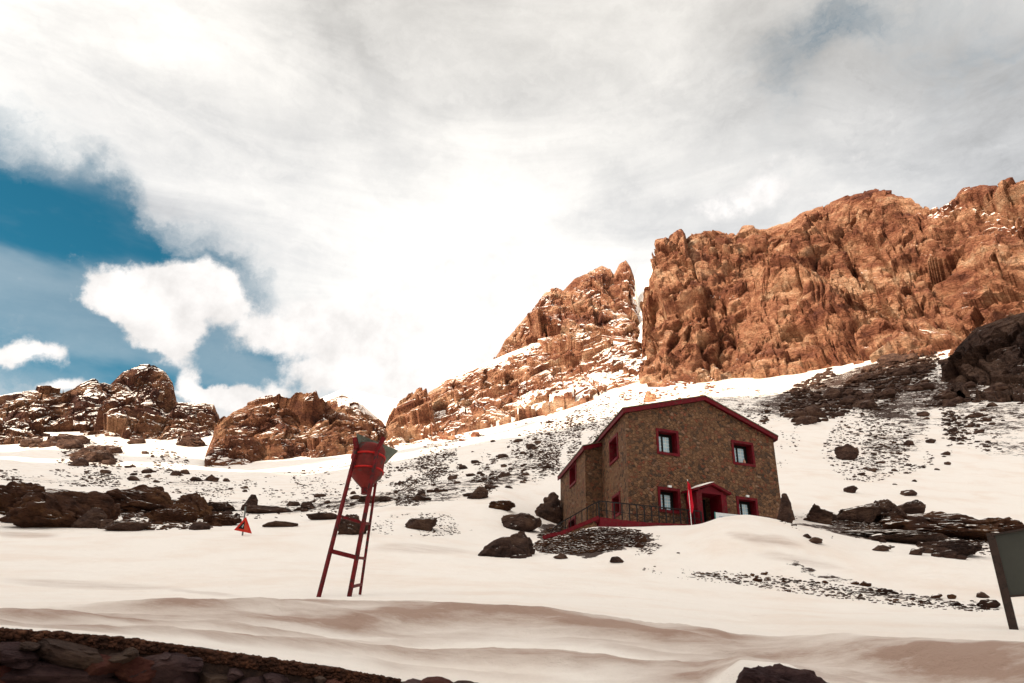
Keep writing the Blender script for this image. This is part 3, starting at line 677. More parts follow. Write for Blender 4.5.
# plan: facade corner P0 -> right -> back -> wing -> P0
HB = P0+DA*UW+DB*LB
def prism(bm, ring, z0, tops):
    n = len(ring); A = [bm.verts.new(L((p.x, p.y, z0))) for p in ring]; B = [bm.verts.new(L((p.x, p.y, z))) for p, z in zip(ring, tops)]
    for i in range(n): bm.faces.new((A[i], A[(i+1) % n], B[(i+1) % n], B[i]))
    bm.faces.new(A[::-1]); return B
bm = bmesh.new()
c0, c1 = P0, P0+DA*UW; c2 = c1+DB*LB; c3 = P0+DB*LB; am = P0+DA*ua; an = am+DB*LB
B_ = prism(bm, [c0, am, c1, c2, an, c3], BOT, [zeL, zap, zeR, zeR, zap, zeL])
bm.faces.new((B_[0], B_[1], B_[4], B_[5])); bm.faces.new((B_[1], B_[2], B_[3], B_[4]))
bmesh.ops.recalc_face_normals(bm, faces=bm.faces[:])
def cutter(u0, u1, z0, z1, P, D, n, depth, inset=0):
    b = bmesh.new(); q = [P+D*u0+n*.3, P+D*u1+n*.3, P+D*u1-n*depth, P+D*u0-n*depth]
    add_hexa(b, [L((p.x, p.y, z0)) for p in q]+[L((p.x, p.y, z1)) for p in q]); bmesh.ops.recalc_face_normals(b, faces=b.faces[:])
    me = bpy.data.meshes.new('tmp'); b.to_mesh(me); b.free(); return me
me = bpy.data.meshes.new('wall'); bm.to_mesh(me); bm.free(); me.materials.append(mt_wall)
wall = link(bpy.data.objects.new('wall', me), house)
bm = bmesh.new()
w0, w1 = PW+DA*.002, PW2; w2 = PW2+DB*ub2; w3 = PW+DB*ub2+DA*.002
zwj = max(zeL-.40, zwe+.05)
B_ = prism(bm, [w1, w0, w3, w2], BOT, [zwe, zwj, zwj, zwe]); bm.faces.new(B_)
me = bpy.data.meshes.new('wing_wall'); bmesh.ops.recalc_face_normals(bm, faces=bm.faces[:]); bm.to_mesh(me); bm.free(); me.materials.append(mt_wall)
wing = link(bpy.data.objects.new('wing_wall', me), house)
# openings, measured on the photographed facade: (kind, quad corners px, plane)
def opening(tl, tr, bl, br, P, D):
    a = [uz(*tl, P, D), uz(*tr, P, D), uz(*bl, P, D), uz(*br, P, D)]
    return ((a[0][0]+a[2][0])/2, (a[1][0]+a[3][0])/2, (a[2][1]+a[3][1])/2, (a[0][1]+a[1][1])/2)
ops = {
 'ul': opening((655.5,428), (678.5,431.5), (657,453.5), (679,457), P0, DA),
 'ur': opening((731,440), (753,443), (733,464.5), (755,467), P0, DA),
 'll': opening((657,486.5), (679.5,489), (659,511.5), (681,514.5), P0, DA),
 'lr': opening((736.3,496), (757.5,499), (738,525), (759,528), P0, DA),
}
opsB = {
 'b_u': opening((609.7,440), (618,433.5), (609.8,466.5), (618.5,458.5), P0, DB),
 'b_d': opening((612.5,496.5), (620.5,491), (613,517), (621,517), P0, DB),
}
opsW = {
 'w_u': opening((569.8,467), (576.3,461.5), (570,488), (576.5,483), PW2, DB),
 'w_d': opening((568.8,521), (575.8,515.5), (569,538), (576,538), PW2, DB),
}
print(ops, opsB, opsW)
DEP = .46; FW = .13
def cut(obj, lst, P, D, n, depth):
    for (u0, u1, z0, z1) in lst:
        if u0 > u1: u0, u1 = u1, u0
        cme = cutter(u0+FW, u1-FW, z0+FW, z1-FW, P, D, n, depth)
        co = link(bpy.data.objects.new('tmp', cme), obj.parent)
        md = obj.modifiers.new('b', 'BOOLEAN'); md.object = co; md.solver = 'EXACT'
        dg = bpy.context.evaluated_depsgraph_get(); dg.update()
        nm = bpy.data.meshes.new_from_object(obj.evaluated_get(dg)); obj.modifiers.clear()
        nm.name = obj.name; obj.data = nm; bpy.data.objects.remove(co)
    if not obj.data.materials: obj.data.materials.append(mt_wall)
bpy.context.view_layer.update()
up = uz(704, 500, P0, DA)[0]
D_ = 1.05; PF = P0+nA*D_; porch_u0 = uz(698, 505, PF, DA)[0]; porch_u1 = uz(726.5, 505, PF, DA)[0]
zpe = uz(700, 492, PF, DA)[1]
cut(wall, list(ops.values())+[(porch_u0+.1, porch_u1-.1, zb-.9, zpe+.1)], P0, DA, nA, DEP)
cut(wall, list(opsB.values()), P0, DB, nB, DEP)
cut(wing, list(opsW.values()), PW2, DB, nB, DEP)

def framebox(bm, u0, u1, z0, z1, P, D, n, d0, d1):
    q = [P+D*u0+n*d1, P+D*u1+n*d1, P+D*u1+n*d0, P+D*u0+n*d0]
    add_hexa(bm, [L((p.x, p.y, z0)) for p in q]+[L((p.x, p.y, z1)) for p in q])
def window(op, P, D, n, label=None, door=False, single=False):
    u0, u1, z0, z1 = op
    if u0 > u1: u0, u1 = u1, u0
    bm = bmesh.new()
    o_ = .05; fi = FW+.012
    # surround standing proud of the wall and the painted reveal behind it
    framebox(bm, u0, u1, z1-fi, z1, P, D, n, -DEP+.02, o_)
    framebox(bm, u0, u0+fi, z0, z1-fi, P, D, n, -DEP+.02, o_)
    framebox(bm, u1-fi, u1, z0, z1-fi, P, D, n, -DEP+.02, o_)
    framebox(bm, u0+fi, u1-fi, z0, z0+fi, P, D, n, -DEP+.02, o_+.02)
    w = bobj('door' if door else 'window', bm, m_redb, house)
    if label: w['label'] = label
    a, b, c_, d = u0+fi, u1-fi, z0+fi, z1-fi
    if door:
        bm = bmesh.new(); framebox(bm, a, b, c_, d, P, D, n, -DEP+.01, -DEP+.06)
        for k in range(3):
            zz = c_+(d-c_)*(k+.12)/3; framebox(bm, a+.1, b-.1, zz, zz+(d-c_)*.26, P, D, n, -DEP+.06, -DEP+.08)
        bobj('door_leaf', bm, m_red, w); return w
    bm = bmesh.new(); framebox(bm, a, b, c_, d, P, D, n, -DEP+.005, -DEP+.02); bobj('dark_room', bm, m_darkin, w)
    bm = bmesh.new(); zt = d-.14; wq = (b-a)*.84; gx = [a+.02, a+wq/2-.02, a+wq/2+.02, a+wq]
    framebox(bm, gx[0], gx[1], c_+.02, zt, P, D, n, -DEP+.03, -DEP+.035); framebox(bm, gx[2], gx[3], c_+.02, zt, P, D, n, -DEP+.03, -DEP+.035)
    bobj('pane', bm, m_glass, w)
    for s in range(2):
        bm = bmesh.new(); x0, x1 = gx[2*s], gx[2*s+1]
        bwd = .035
        for (p0, p1, q0, q1) in ((x0, x0+bwd, c_+.02, zt), (x1-bwd, x1, c_+.02, zt), (x0+bwd, x1-bwd, c_+.02, c_+.055), (x0+bwd, x1-bwd, zt-.035, zt)):
            framebox(bm, p0, p1, q0, q1, P, D, n, -DEP+.02, -DEP+.075)
        bobj('sash_frame', bm, m_wood, w)
        bm = bmesh.new()
        for k in range(1, 5):
            zz = c_+.02+(zt-c_-.02)*k/5; framebox(bm, x0+bwd, x1-bwd, zz-.017, zz+.017, P, D, n, -DEP+.037, -DEP+.055)
        xm = (x0+x1)/2; framebox(bm, xm-.016, xm+.016, c_+.055, zt-.035, P, D, n, -DEP+.036, -DEP+.054)
        bobj('muntin_grid', bm, m_white, w)
    return w
window(ops['ul'], P0, DA, nA, 'upper left window of the facade'); window(ops['ur'], P0, DA, nA, 'upper right window of the facade')
window(ops['ll'], P0, DA, nA, 'ground floor window left of the porch'); window(ops['lr'], P0, DA, nA, 'snow-buried window right of the porch')
window(opsB['b_u'], P0, DB, nB, 'upper window of the left wall'); window(opsB['b_d'], P0, DB, nB, 'red side door onto the terrace', True)
window(opsW['w_u'], PW2, DB, nB, 'upper window of the wing'); window(opsW['w_d'], PW2, DB, nB, 'low red door of the wing by the steps', True)
# lamps over the lower windows
for k in ('ll', 'lr'):
    u0, u1, z0, z1 = ops[k]; um = (u0+u1)/2+.05
    bm = bmesh.new(); framebox(bm, um-.10, um+.10, z1+.03, z1+.12, P0, DA, nA, 0, .10); framebox(bm, um-.07, um+.07, z1+.002, z1+.03, P0, DA, nA, 0, .13)
    bobj('wall_light', bm, m_white, house)
# roof
OV, OF, TH = .20, .26, .14
sl = (zap-zeL)/ua; sr = (zap-zeR)/(UW-ua)
def RP(u, b, z): q = P0+DA*u+DB*b; return L((q.x, q.y, z))
def roof_slab(u0, z0, u1, z1, b0, b1, lo, hi, name, mat, parent=house):
    bm = bmesh.new(); add_hexa(bm, [RP(u0, b0, z0+lo), RP(u1, b0, z1+lo), RP(u1, b1, z1+lo), RP(u0, b1, z0+lo), RP(u0, b0, z0+hi), RP(u1, b0, z1+hi), RP(u1, b1, z1+hi), RP(u0, b1, z0+hi)])
    return bobj(name, bm, mat, parent)
uL, zL = -OV, zeL-OV*sl; uR, zR = UW+OV, zeR-OV*sr
rf = bmesh.new()
def corr(bm, u0, z0, u1, z1, b0, b1, hi):
    """corrugated sheet"""
    n = max(2, int((b1-b0)/.08)); rows = []
    for i in range(n+1):
        b = b0+(b1-b0)*i/n; dz = .018*(i % 2)
        rows.append([bm.verts.new(RP(u0, b, z0+hi+dz)), bm.verts.new(RP(u1, b, z1+hi+dz)), bm.verts.new(RP(u1, b, z1+hi-.05)), bm.verts.new(RP(u0, b, z0+hi-.05))])
    for i in range(n):
        A, B = rows[i], rows[i+1]
        for k in range(4): bm.faces.new((A[k], B[k], B[(k+1) % 4], A[(k+1) % 4]))
    bm.faces.new(rows[0]); bm.faces.new(rows[-1][::-1])
corr(rf, uL-.05, zL-.05*sl, ua, zap, -OF-.05, LB+OF, .27); corr(rf, ua+.001, zap, uR+.05, zR-.05*sr, -OF-.05, LB+OF, .27)
roof = bobj('roof', rf, m_roof, house)
roof_slab(uL+.06, zL+.06*sl, ua, zap, -OF+.05, LB+OF-.05, .02, .215, 'soffit', m_red, roof)
roof_slab(ua+.002, zap, uR-.06, zR+.06*sr, -OF+.05, LB+OF-.05, .02, .215, 'soffit', m_red, roof)
# fascia boards
def fascia(p, q, w=.05, h=.24):
    bm = bmesh.new(); add_beam(bm, p, q, w, h); return bobj('fascia', bm, m_redb, roof)
fz = .095
fascia(RP(uL, -OF, zL+fz), RP(ua, -OF, zap+fz)); fascia(RP(ua+.003, -OF-.001, zap+fz), RP(uR, -OF, zR+fz))
fascia(RP(uL+.02, -OF+.03, zL+fz), RP(uL+.02, ub1-.2, zL+fz)); fascia(RP(uR-.02, -OF+.03, zR+fz), RP(uR-.02, LB+OF, zR+fz))
# wing roof: continues the left slope
us = uw-.16; zs_ = zwe-.06
zj = zeL-OV*sl*0
bm = bmesh.new(); corr(bm, us-.05, zs_, .0, zwj, ub1-.30, LB+OF-.01, .262); wr = bobj('wing_roof', bm, m_roof, house)
roof_slab(us+.05, zs_, -.02, zwj-.01, ub1-.2, LB+OF-.06, .02, .20, 'soffit', m_red, wr)
def fascia2(p, q):
    bm = bmesh.new(); add_beam(bm, p, q, .05, .24); return bobj('fascia', bm, m_redb, wr)
fascia2(RP(us, ub1-.27, zs_+.09), RP(us, LB+OF, zs_+.09)); fascia2(RP(us+.03, ub1-.25, zs_+.09), RP(-.03, ub1-.25, zwj+.10))
# porch
pu0, pu1 = porch_u0, porch_u1; pm = (pu0+pu1)/2
zpb = zb-.9; zpr = uz(711.5, 485.5, PF, DA)[1]
porch = bobj('porch', (lambda b: (framebox(b, pu0+.1, pu1-.1, zpe-.02, zpe+.14, P0, DA, nA, .01, D_-.02), b)[1])(bmesh.new()), m_red, house)
for (a, b) in ((pu0-.04, pu0+.30), (pu1-.30, pu1+.04)):
    bm = bmesh.new(); framebox(bm, a, b, zpb, zpe, P0, DA, nA, D_-.34, D_); framebox(bm, a-.04, b+.04, zpb, zpb+.9, P0, DA, nA, D_-.36, D_+.03); bobj('pillar', bm, m_redb, porch)
    bm = bmesh.new(); framebox(bm, a+.05, a+.22, zpb, zpe, P0, DA, nA, .004, D_-.34); bobj('side_wall', bm, m_red, porch)
def gable(u0, u1, um, zl, zt, d0, d1, th, name, mat, parent):
    for (a, za, b, zb_) in ((u0, zl, um, zt), (um+.002, zt, u1, zl)):
        bm = bmesh.new(); q = [(a, za, d1), (b, zb_, d1), (b, zb_, d0), (a, za, d0)]
        pts = []
        for dz in (0, th):
            for (u, z, d) in q:
                p = P0+DA*u+nA*d; pts.append(L((p.x, p.y, z+dz)))
        add_hexa(bm, pts); bobj(name, bm, mat, parent)
gable(pu0-.28, pu1+.28, pm, zpe+.02, zpr+.02, .006, D_+.15, .12, 'porch_roof', m_redb, porch)
bm = bmesh.new()     # gable infill with arch
qa = [(pu0-.05, zpe), (pu1+.05, zpe), (pm, zpr)]
vs = []
for d in (D_-.22, D_-.04):
    vs.append([bm.verts.new(L((lambda p: (p.x, p.y, z))(P0+DA*u+nA*d))) for u, z in qa])
bm.faces.new(vs[0]); bm.faces.new(vs[1][::-1])
for i in range(3): bm.faces.new((vs[0][i], vs[0][(i+1) % 3], vs[1][(i+1) % 3], vs[1][i]))
bobj('pediment', bm, m_red, porch)
bm = bmesh.new(); framebox(bm, pu0+.26, pu1-.26, zpb, zpe-.02, P0, DA, nA, -DEP+.01, -DEP+.05); bobj('entrance_door', bm, m_darkin, house)
m_snowcap, t = new_mat('snow_cap'); g = t.node('ShaderNodeNewGeometry'); setp(t, snow_color(t, g.outputs['Position']), .8, t.bump(t.noise(g.outputs['Position'], 6, 5), .03, .5))
bm = bmesh.new()
q = []
n_ = 8
for i in range(n_+1):
    f = i/n_; u = pu0-.02+(pm-pu0+.12)*f; zr = zpe+.13+(zpr-zpe)*((u-(pu0-.28))/(pm-pu0+.28)); th = .10*math.sin(math.pi*f)**.6
    row = []
    for d, k in ((.05, 0), (.5, 1), (D_+.15, .8), (D_+.2, 0)):
        p = P0+DA*u+nA*d; row.append(bm.verts.new(L((p.x, p.y, zr+th*k))))
    q.append(row)
for i in range(n_):
    for k in range(3): bm.faces.new((q[i][k], q[i+1][k], q[i+1][k+1], q[i][k+1]))
bm.faces.new([r[0] for r in q]+[r[3] for r in q][::-1]) if False else None
sp = bobj('snow_patch', bm, m_snowcap, None, ORG, True); tag(sp, 'small patch of snow lying on the left slope of the porch roof', 'snow', kind=None)
# peach item of unknown kind on the sill, vessel shape made up
u0, u1, z0, z1 = ops['ur']; sc0 = (u0+u1)/2+.12; p = P0+DA*sc0-nA*.12
bm = bmesh.new(); zz = z0+FW+.02
prof = [(.045, 0), (.075, .05), (.085, .12), (.06, .19), (.035, .22), (.045, .26)]
for (ra, za), (rb, zb2) in zip(prof[:-1], prof[1:]): add_tube(bm, (0, 0, za), (0, 0, zb2), ra, rb, 12)
m_peach = paint('peach_item', (.55, .30, .20), .7, .2)
tag(bobj('sill_item', bm, m_peach, None, (p.x, p.y, zz), True), 'small peach coloured item on the sill of the upper right window', 'sill_item')

# ------------------------------------------------------------------ terrace, steps, railing, flag
def gp(px, py, P, D): return on_plane(px, py, P, D)
TER = 2.2
PT = P0+nA*TER*.55                                 # terrace front line, parallel to the facade
T0 = on_plane(600, 519, PT-DA*0, DA); T1 = on_plane(703, 526, PT, DA)
zt0 = on_plane(600, 517, PT, DA).z; zt1 = on_plane(640, 522, PT, DA).z; zt2 = on_plane(704, 525, PT, DA).z
ter = empty('terrace', (T0.x, T0.y, zt0)); OT = Vector(ter.location)
tag(ter, 'red painted terrace edge with steps along the foot of the house', 'terrace')
bm = bmesh.new()
def seg(bm, a, b, za, zb_, h, w):
    s = (b-a); s.z = 0; s.normalize(); n = Vector((s.y, -s.x, 0))
    if n.dot(nA) < 0: n = -n
    q = [a, b, b-n*w, a-n*w]; zz = [za, zb_, zb_, za]
    add_hexa(bm, [Vector((p.x, p.y, z-h))-OT for p, z in zip(q, zz)]+[Vector((p.x, p.y, z))-OT for p, z in zip(q, zz)])
Tm = on_plane(640, 521, PT, DA)
seg(bm, T0, Tm, zt0, zt1, .9, .3); seg(bm, Tm+DA*.002, T1, zt1, zt2, .6, .3)
bobj('edge_band', bm, m_redb, ter)
bm = bmesh.new()
Q0 = T0; Qb = P0-DA*.3
seg(bm, T0-nA*.302, T1-nA*.302, zt0-.03, zt2-.03, 1.2, TER*.55-.31); bobj('terrace_floor', bm, m_red, ter)
# stair stringer going down to the left
SL = [(599,517.5), (593,520), (576,527), (560,534), (551,535), (543,538)]
rs = [T0.length*0+math.hypot(T0.x, T0.y)+.1*i for i in range(len(SL))]
SP = [at(x, y, r_) for (x, y), r_ in zip(SL, rs)]
bm = bmesh.new()
for a, b in zip(SP[:-1], SP[1:]): add_beam(bm, a-OT, b-OT, .10, .18)
bobj('stair_stringer', bm, m_redb, ter)
bm = bmesh.new()
for k in range(9):
    f = k/9; i = min(int(f*5), 4); a = SP[i].lerp(SP[i+1], f*5-i); add_beam(bm, a-OT+DB*.1+Vector((0, 0, -.12)), a-OT+DB*1.0+Vector((0, 0, -.12)), .3, .14)
bobj('step', bm, m_red, ter)
bm = bmesh.new()
for a, b in zip(SP[:-1], SP[1:]): add_beam(bm, a-OT+DB*.2-Vector((0, 0, .5)), b-OT+DB*.2-Vector((0, 0, .5)), .3, .7)
bobj('stair_base', bm, mt_wall, ter)
# railing
rail = empty('railing', T0); OR = Vector(rail.location)
tag(rail, 'black iron railing along the terrace and down the steps', 'railing')
zr0, zr1 = on_plane(602, 501.5, PT, DA).z, on_plane(704, 512, PT, DA).z
n_ = 14; tops = []
bmr = bmesh.new(); bmm = bmesh.new()
RPTS = []
for i in range(n_+1):
    f = i/n_; p = T0.lerp(T1, f)-nA*.08; zt_ = zr0+(zr1-zr0)*f; zb_ = zt0+(zt1-zt0)*min(f/.39, 1) if f < .39 else zt1+(zt2-zt1)*(f-.39)/.61
    RPTS.append((Vector((p.x, p.y, zb_-.1)), Vector((p.x, p.y, zt_))))
for b, tp in RPTS:
    bm = bmesh.new(); add_beam(bm, b-OR, tp-OR, .06); bobj('post', bm, m_iron, rail)
for (b0, t0), (b1, t1) in zip(RPTS[:-1], RPTS[1:]):
    add_beam(bmr, t0-OR+Vector((0, 0, .03)), t1-OR+Vector((0, 0, .03)), .05, .05); add_beam(bmm, b0.lerp(t0, .52)-OR, b1.lerp(t1, .52)-OR, .03)
RS = [at(x, y, r_) for (x, y), r_ in zip([(600,501.5), (593,504), (576,514), (560,523), (553,529), (551,533)], rs)]
for i in range(5):
    add_beam(bmr, RS[i]-OR, RS[i+1]-OR, .05)
    for f in ((0, .33, .66) if i in (1, 2) else (0, .5)):
        if i == 0 and f == 0: continue
        if i == 4: continue
        tp = RS[i].lerp(RS[i+1], f); b = SP[i].lerp(SP[i+1], f)
        bm = bmesh.new(); add_beam(bm, b-OR-Vector((0, 0, .1)), tp-OR, .04); bobj('post', bm, m_iron, rail)
bobj('handrail', bmr, m_iron, rail); bobj('middle_rail', bmm, m_iron, rail)
# flag
fp = on_plane(691.5, 524, P0+nA*1.6, DA); ft = on_plane(687.5, 480, P0+nA*1.6, DA)
flag = empty('flag', fp); tag(flag, 'limp red flag on a thin pole left of the porch', 'flag')
bm = bmesh.new(); add_tube(bm, (0, 0, -.3), ft-fp, .022, .016, 8); add_tube(bm, ft-fp, (ft-fp)*1.01, .03, .03, 8); bobj('pole', bm, m_white, flag)
NU, NV = 14, 26; FV = []
H_ = (ft-fp).length
for i in range(NU):
    for j in range(NV):
        u, v = i/(NU-1), j/(NV-1)
        wd = .10+.34*math.sin(min(v*1.25, 1)*math.pi*.5)**1.2*(1-.75*max(0, v-.72)/.28)
        base = (ft-fp)*(.97-.70*v)
        off = DA*(wd*(u-.35))+nA*(.07*math.sin(u*9+v*2.2)+.03*math.sin(v*9))+Vector((0, 0, -.12*u))
        FV.append(base+off)
m_flag = paint('flag_cloth', (.62, .012, .03), .8, .25, None, 4)
fo = np_mesh('cloth', FV, grid_faces(NU, NV), m_flag, True, flag)
md = fo.modifiers.new('t', 'SOLIDIFY'); md.thickness = .006
# banner half buried in snow in front of the lower right window
PB = P0+nA*1.9
b0 = on_plane(715.3, 512.3, PB, DA); b1 = on_plane(741, 515, PB, DA)
ban = empty('banner', b0); tag(ban, 'white banner with faint blue lettering sticking out of the snow beside the porch', 'banner')
dd = (b1-b0); bm = bmesh.new()
add_hexa(bm, [Vector((0, 0, -.8)), dd+Vector((0, 0, -.8)), dd+Vector((0, 0, -.8))-nA*.04, Vector((0, 0, -.8))-nA*.04, Vector((0, 0, 0)), dd, dd-nA*.04, -nA*.04])
bobj('board', bm, paint('banner_white', (.66, .70, .70), .6, .12), ban)
bm = bmesh.new(); rg = random.Random(4); x = .14
while x < .80:
    w = rg.uniform(.015, .05); zz = -.17-.02*x; hgt_ = rg.uniform(.05, .10)
    add_hexa(bm, [dd*(x)+nA*.004+Vector((0, 0, zz-hgt_)), dd*(x+w)+nA*.004+Vector((0, 0, zz-hgt_)), dd*(x+w)+nA*.001+Vector((0, 0, zz-hgt_)), dd*x+nA*.001+Vector((0, 0, zz-hgt_)),
                  dd*(x)+nA*.004+Vector((0, 0, zz)), dd*(x+w)+nA*.004+Vector((0, 0, zz)), dd*(x+w)+nA*.001+Vector((0, 0, zz)), dd*x+nA*.001+Vector((0, 0, zz))])
    x += w+rg.uniform(.008, .03)
bobj('lettering', bm, paint('banner_blue', (.16, .24, .38), .7, .2), ban)
bm = bmesh.new(); add_beam(bm, Vector((0, 0, -.8))+nA*.0-DA*.03, Vector((0, 0, .02))-DA*.03, .05); bobj('edge_post', bm, paint('teal_post', (.05, .22, .20), .6, .2), ban)

# ------------------------------------------------------------------ tank stand
rT = 13.0
def tk(x, y, r_): return at(x, y, r_)
F1 = hit(317, 598) ; F2 = hit(350, 597); F3 = hit(359.5, 596)
rb_ = 13.0
def foot(x, y, r_):
    p = at(x, y, r_); p.z = terrain_z(p.x, p.y)-.15; return p
fA = foot(317.5, 597, rb_); fB = foot(348.5, 597, rb_-.15); fC = foot(359.5, 596, rb_+.75)
stand = empty('tank_stand', fA); OS = Vector(fA); tag(stand, 'rusty red tank with cone bottom on a leaning ladder-like leg frame standing in the snow', 'tank stand')
m_rust = paint('flaking_red_paint', (.17, .008, .010), .6, .6, (.03, .014, .012), 5)
m_tank = paint('rusted_tank_paint', (.20, .022, .018), .6, .6, (.055, .030, .026), 3.2)
m_pale = paint('weathered_grey_green_board', (.17, .19, .15), .75, .45, (.10, .085, .065), 3)
tA = at(356.5, 449, rb_+.35); tB = at(377.5, 450, rb_+.2); tC = at(377.5, 470, rb_+1.0)
def leg(a, b, r0, r1, name='leg'):
    bm = bmesh.new(); add_beam(bm, a-OS, b-OS, r0*2, r1*2); return bobj(name, bm, m_rust, stand)
leg(fA, tA, .028, .028); leg(fB, tB, .030, .030); leg(fC, tC, .021, .023)
hA = at(355.2, 438, rb_+.38)
leg(tA, hA, .04, .04, 'horn'); hB = at(384, 437.5, rb_+.18); leg(tB, hB, .038, .038, 'horn')
def onl(a, b, f): return a.lerp(b, f)
def rung(a, b, w=.035, h=.05):
    bm = bmesh.new(); add_beam(bm, a-OS, b-OS, w, h); bobj('rung', bm, m_rust, stand)
rung(onl(fA, tA, .325), onl(fB, tB, .285), .05, .075); rung(onl(fB, tB, .285), onl(fC, tC, .315))
rung(onl(fA, tA, .545), onl(fB, tB, .50)); rung(onl(fB, tB, .50), onl(fC, tC, .575)); rung(onl(fB, tB, .11), onl(fC, tC, .13))
# tank: cylinder with cone bottom, axis tilted
tc0 = at(369.8, 447, rb_+.62); tc1 = at(364.5, 489, rb_+.50)
ax = (tc1-tc0); Ht = ax.length; axn = ax.normalized()
ppm = FPX/ (at(367, 468, rb_+.6).length)
prof = [(0, -.02), (.70, -.02), (.90, .02), (.98, .08), (1.0, .16), (1.0, .40), (.99, .60), (.93, .70), (.55, .86), (.14, 1.0), (0, 1.01)]
Rt = 15.8/ppm; ns = 28; s_ = axn.orthogonal().normalized(); u_ = axn.cross(s_)
VV = []
for rr_, f in prof:
    for k in range(ns):
        a = 2*math.pi*k/ns; VV.append(tc0-OS+axn*(Ht*f)+(s_*math.cos(a)+u_*math.sin(a))*(Rt*rr_+.0001))
FF = [(i*ns+k, i*ns+(k+1) % ns, (i+1)*ns+(k+1) % ns, (i+1)*ns+k) for i in range(len(prof)-1) for k in range(ns)]
np_mesh('tank', VV, FF, m_tank, True, stand)
def band(f, wd, rr_, tilt=0):
    V_ = []
    for df, dr in ((-wd, .0), (-wd, .018), (wd, .018), (wd, .0)):
        for k in range(ns):
            a = 2*math.pi*k/ns; V_.append(tc0-OS+axn*(Ht*(f+df))+(s_*math.cos(a)+u_*math.sin(a))*(Rt*rr_+dr))
    F_ = [(i*ns+k, i*ns+(k+1) % ns, ((i+1) % 4)*ns+(k+1) % ns, ((i+1) % 4)*ns+k) for i in range(4) for k in range(ns)]
    np_mesh('band', V_, F_, paint('band_red', (.50, .014, .012), .5, .3), True, stand)
band(.27, .022, 1.0); band(.60, .018, .98)
# outlet pipe under the cone
bm = bmesh.new(); add_tube(bm, tc0-OS+axn*Ht*.95, tc0-OS+axn*Ht*1.12, .07, .055, 12); bobj('outlet_pipe', bm, m_rust, stand)
# weathered board on top
q = [at(357.5, 433.5, rb_+.30), at(398.5, 450.5, rb_+1.2), at(385.5, 464, rb_+1.15), at(360, 452, rb_+.45)]
nrm = (q[1]-q[0]).cross(q[3]-q[0]).normalized()*.035
bm = bmesh.new(); add_hexa(bm, [p-OS for p in q]+[p-OS+nrm for p in q]); bobj('top_board', bm, m_pale, stand)

# ------------------------------------------------------------------ warning sign
ws = hit(243, 535.5); rw = math.hypot(ws.x, ws.y)
wsg = empty('warning_sign', ws-Vector((0, 0, .2))); OW = Vector(wsg.location)
tag(wsg, 'tilted red bordered triangular warning sign on a thin grey post in the snow', 'warning sign')
m_greypost = paint('grey_metal', (.16, .17, .16), .5, .3)
bm = bmesh.new(); add_tube(bm, ws-Vector((0, 0, .3))-OW, at(245.5, 506.5, rw+.02)-OW, .035, .035, 10); bobj('post', bm, m_greypost, wsg)
rs_ = rw-.09
tri = [at(245.8, 517, rs_), at(251.6, 533.6, rs_+.35), at(233.8, 530, rs_-.35)]
tn = (tri[1]-tri[0]).cross(tri[2]-tri[0]).normalized()
if tn.dot(tri[0]) > 0: tn = -tn
cen = (tri[0]+tri[1]+tri[2])/3
def tri_slab(k0, z0, z1, name, mat, shift=Vector((0, 0, 0))):
    bm = bmesh.new(); a = [cen+(p-cen)*k0-OW+shift for p in tri]
    A = [bm.verts.new(p+tn*z0) for p in a]; B = [bm.verts.new(p+tn*z1) for p in a]
    bm.faces.new(A); bm.faces.new(B[::-1])
    for i in range(3): bm.faces.new((A[i], A[(i+1) % 3], B[(i+1) % 3], B[i]))
    return bobj(name, bm, mat, wsg)
m_sred = paint('sign_red', (.58, .03, .015), .45, .25)
tri_slab(1.0, 0, .02, 'red_border', m_sred)
tri_slab(.56, .02, .026, 'orange_panel', paint('sign_orange', (.55, .07, .03), .5, .25))
# dark pictogram: black slope on the left with a pale mark
def poly(pts, z, name, mat):
    """pts in barycentric-like coordinates of the triangle"""
    bm = bmesh.new(); a = [tri[0]*p[0]+tri[1]*p[1]+tri[2]*p[2]-OW for p in pts]
    A = [bm.verts.new(p+tn*z) for p in a]; B = [bm.verts.new(p+tn*(z+.005)) for p in a]
    bm.faces.new(A); bm.faces.new(B[::-1]); n = len(A)
    for i in range(n): bm.faces.new((A[i], A[(i+1) % n], B[(i+1) % n], B[i]))
    return bobj(name, bm, mat, wsg)
poly([(.74, .10, .16), (.16, .42, .42), (.16, .10, .74)], .027, 'black_pictogram', paint('sign_black', (.008, .008, .008), .6, .2))
poly([(.50, .16, .34), (.42, .24, .34), (.24, .28, .48), (.30, .20, .50)], .034, 'pale_mark', paint('sign_pale', (.32, .38, .36), .6, .2))

# ------------------------------------------------------------------ signboard on the right
rg_ = 9.0
sb = at(1012, 622, rg_); sb.z = terrain_z(sb.x, sb.y); 
sgn_ = empty('signboard', sb-Vector((0, 0, .1))); OG = Vector(sgn_.location)
tag(sgn_, 'grey backed signboard on a leaning brown post at the right edge of the view', 'signboard')
m_brownpost = paint('brown_painted_post', (.045, .028, .022), .55, .3, (.02, .015, .012), 10)
m_back = paint('grey_board_back', (.055, .056, .046), .6, .25, None, 1.5)
pt_ = at(990.5, 533.5, rg_+.05)
bm = bmesh.new(); add_beam(bm, sb-OG-Vector((0, 0, .3)), pt_-OG, .075, .06); bobj('post', bm, m_brownpost, sgn_)
q = [at(991.5, 535, rg_+.02), at(1072, 521, rg_+.35), at(1092, 590, rg_+.35), at(1008.5, 596.5, rg_+.02)]
nrm = (q[1]-q[0]).cross(q[3]-q[0]).normalized(); nrm = nrm if nrm.dot(q[0]) > 0 else -nrm
bm = bmesh.new(); add_hexa(bm, [p-OG for p in q]+[p-OG+nrm*.03 for p in q]); bobj('board', bm, m_back, sgn_)
bm = bmesh.new()
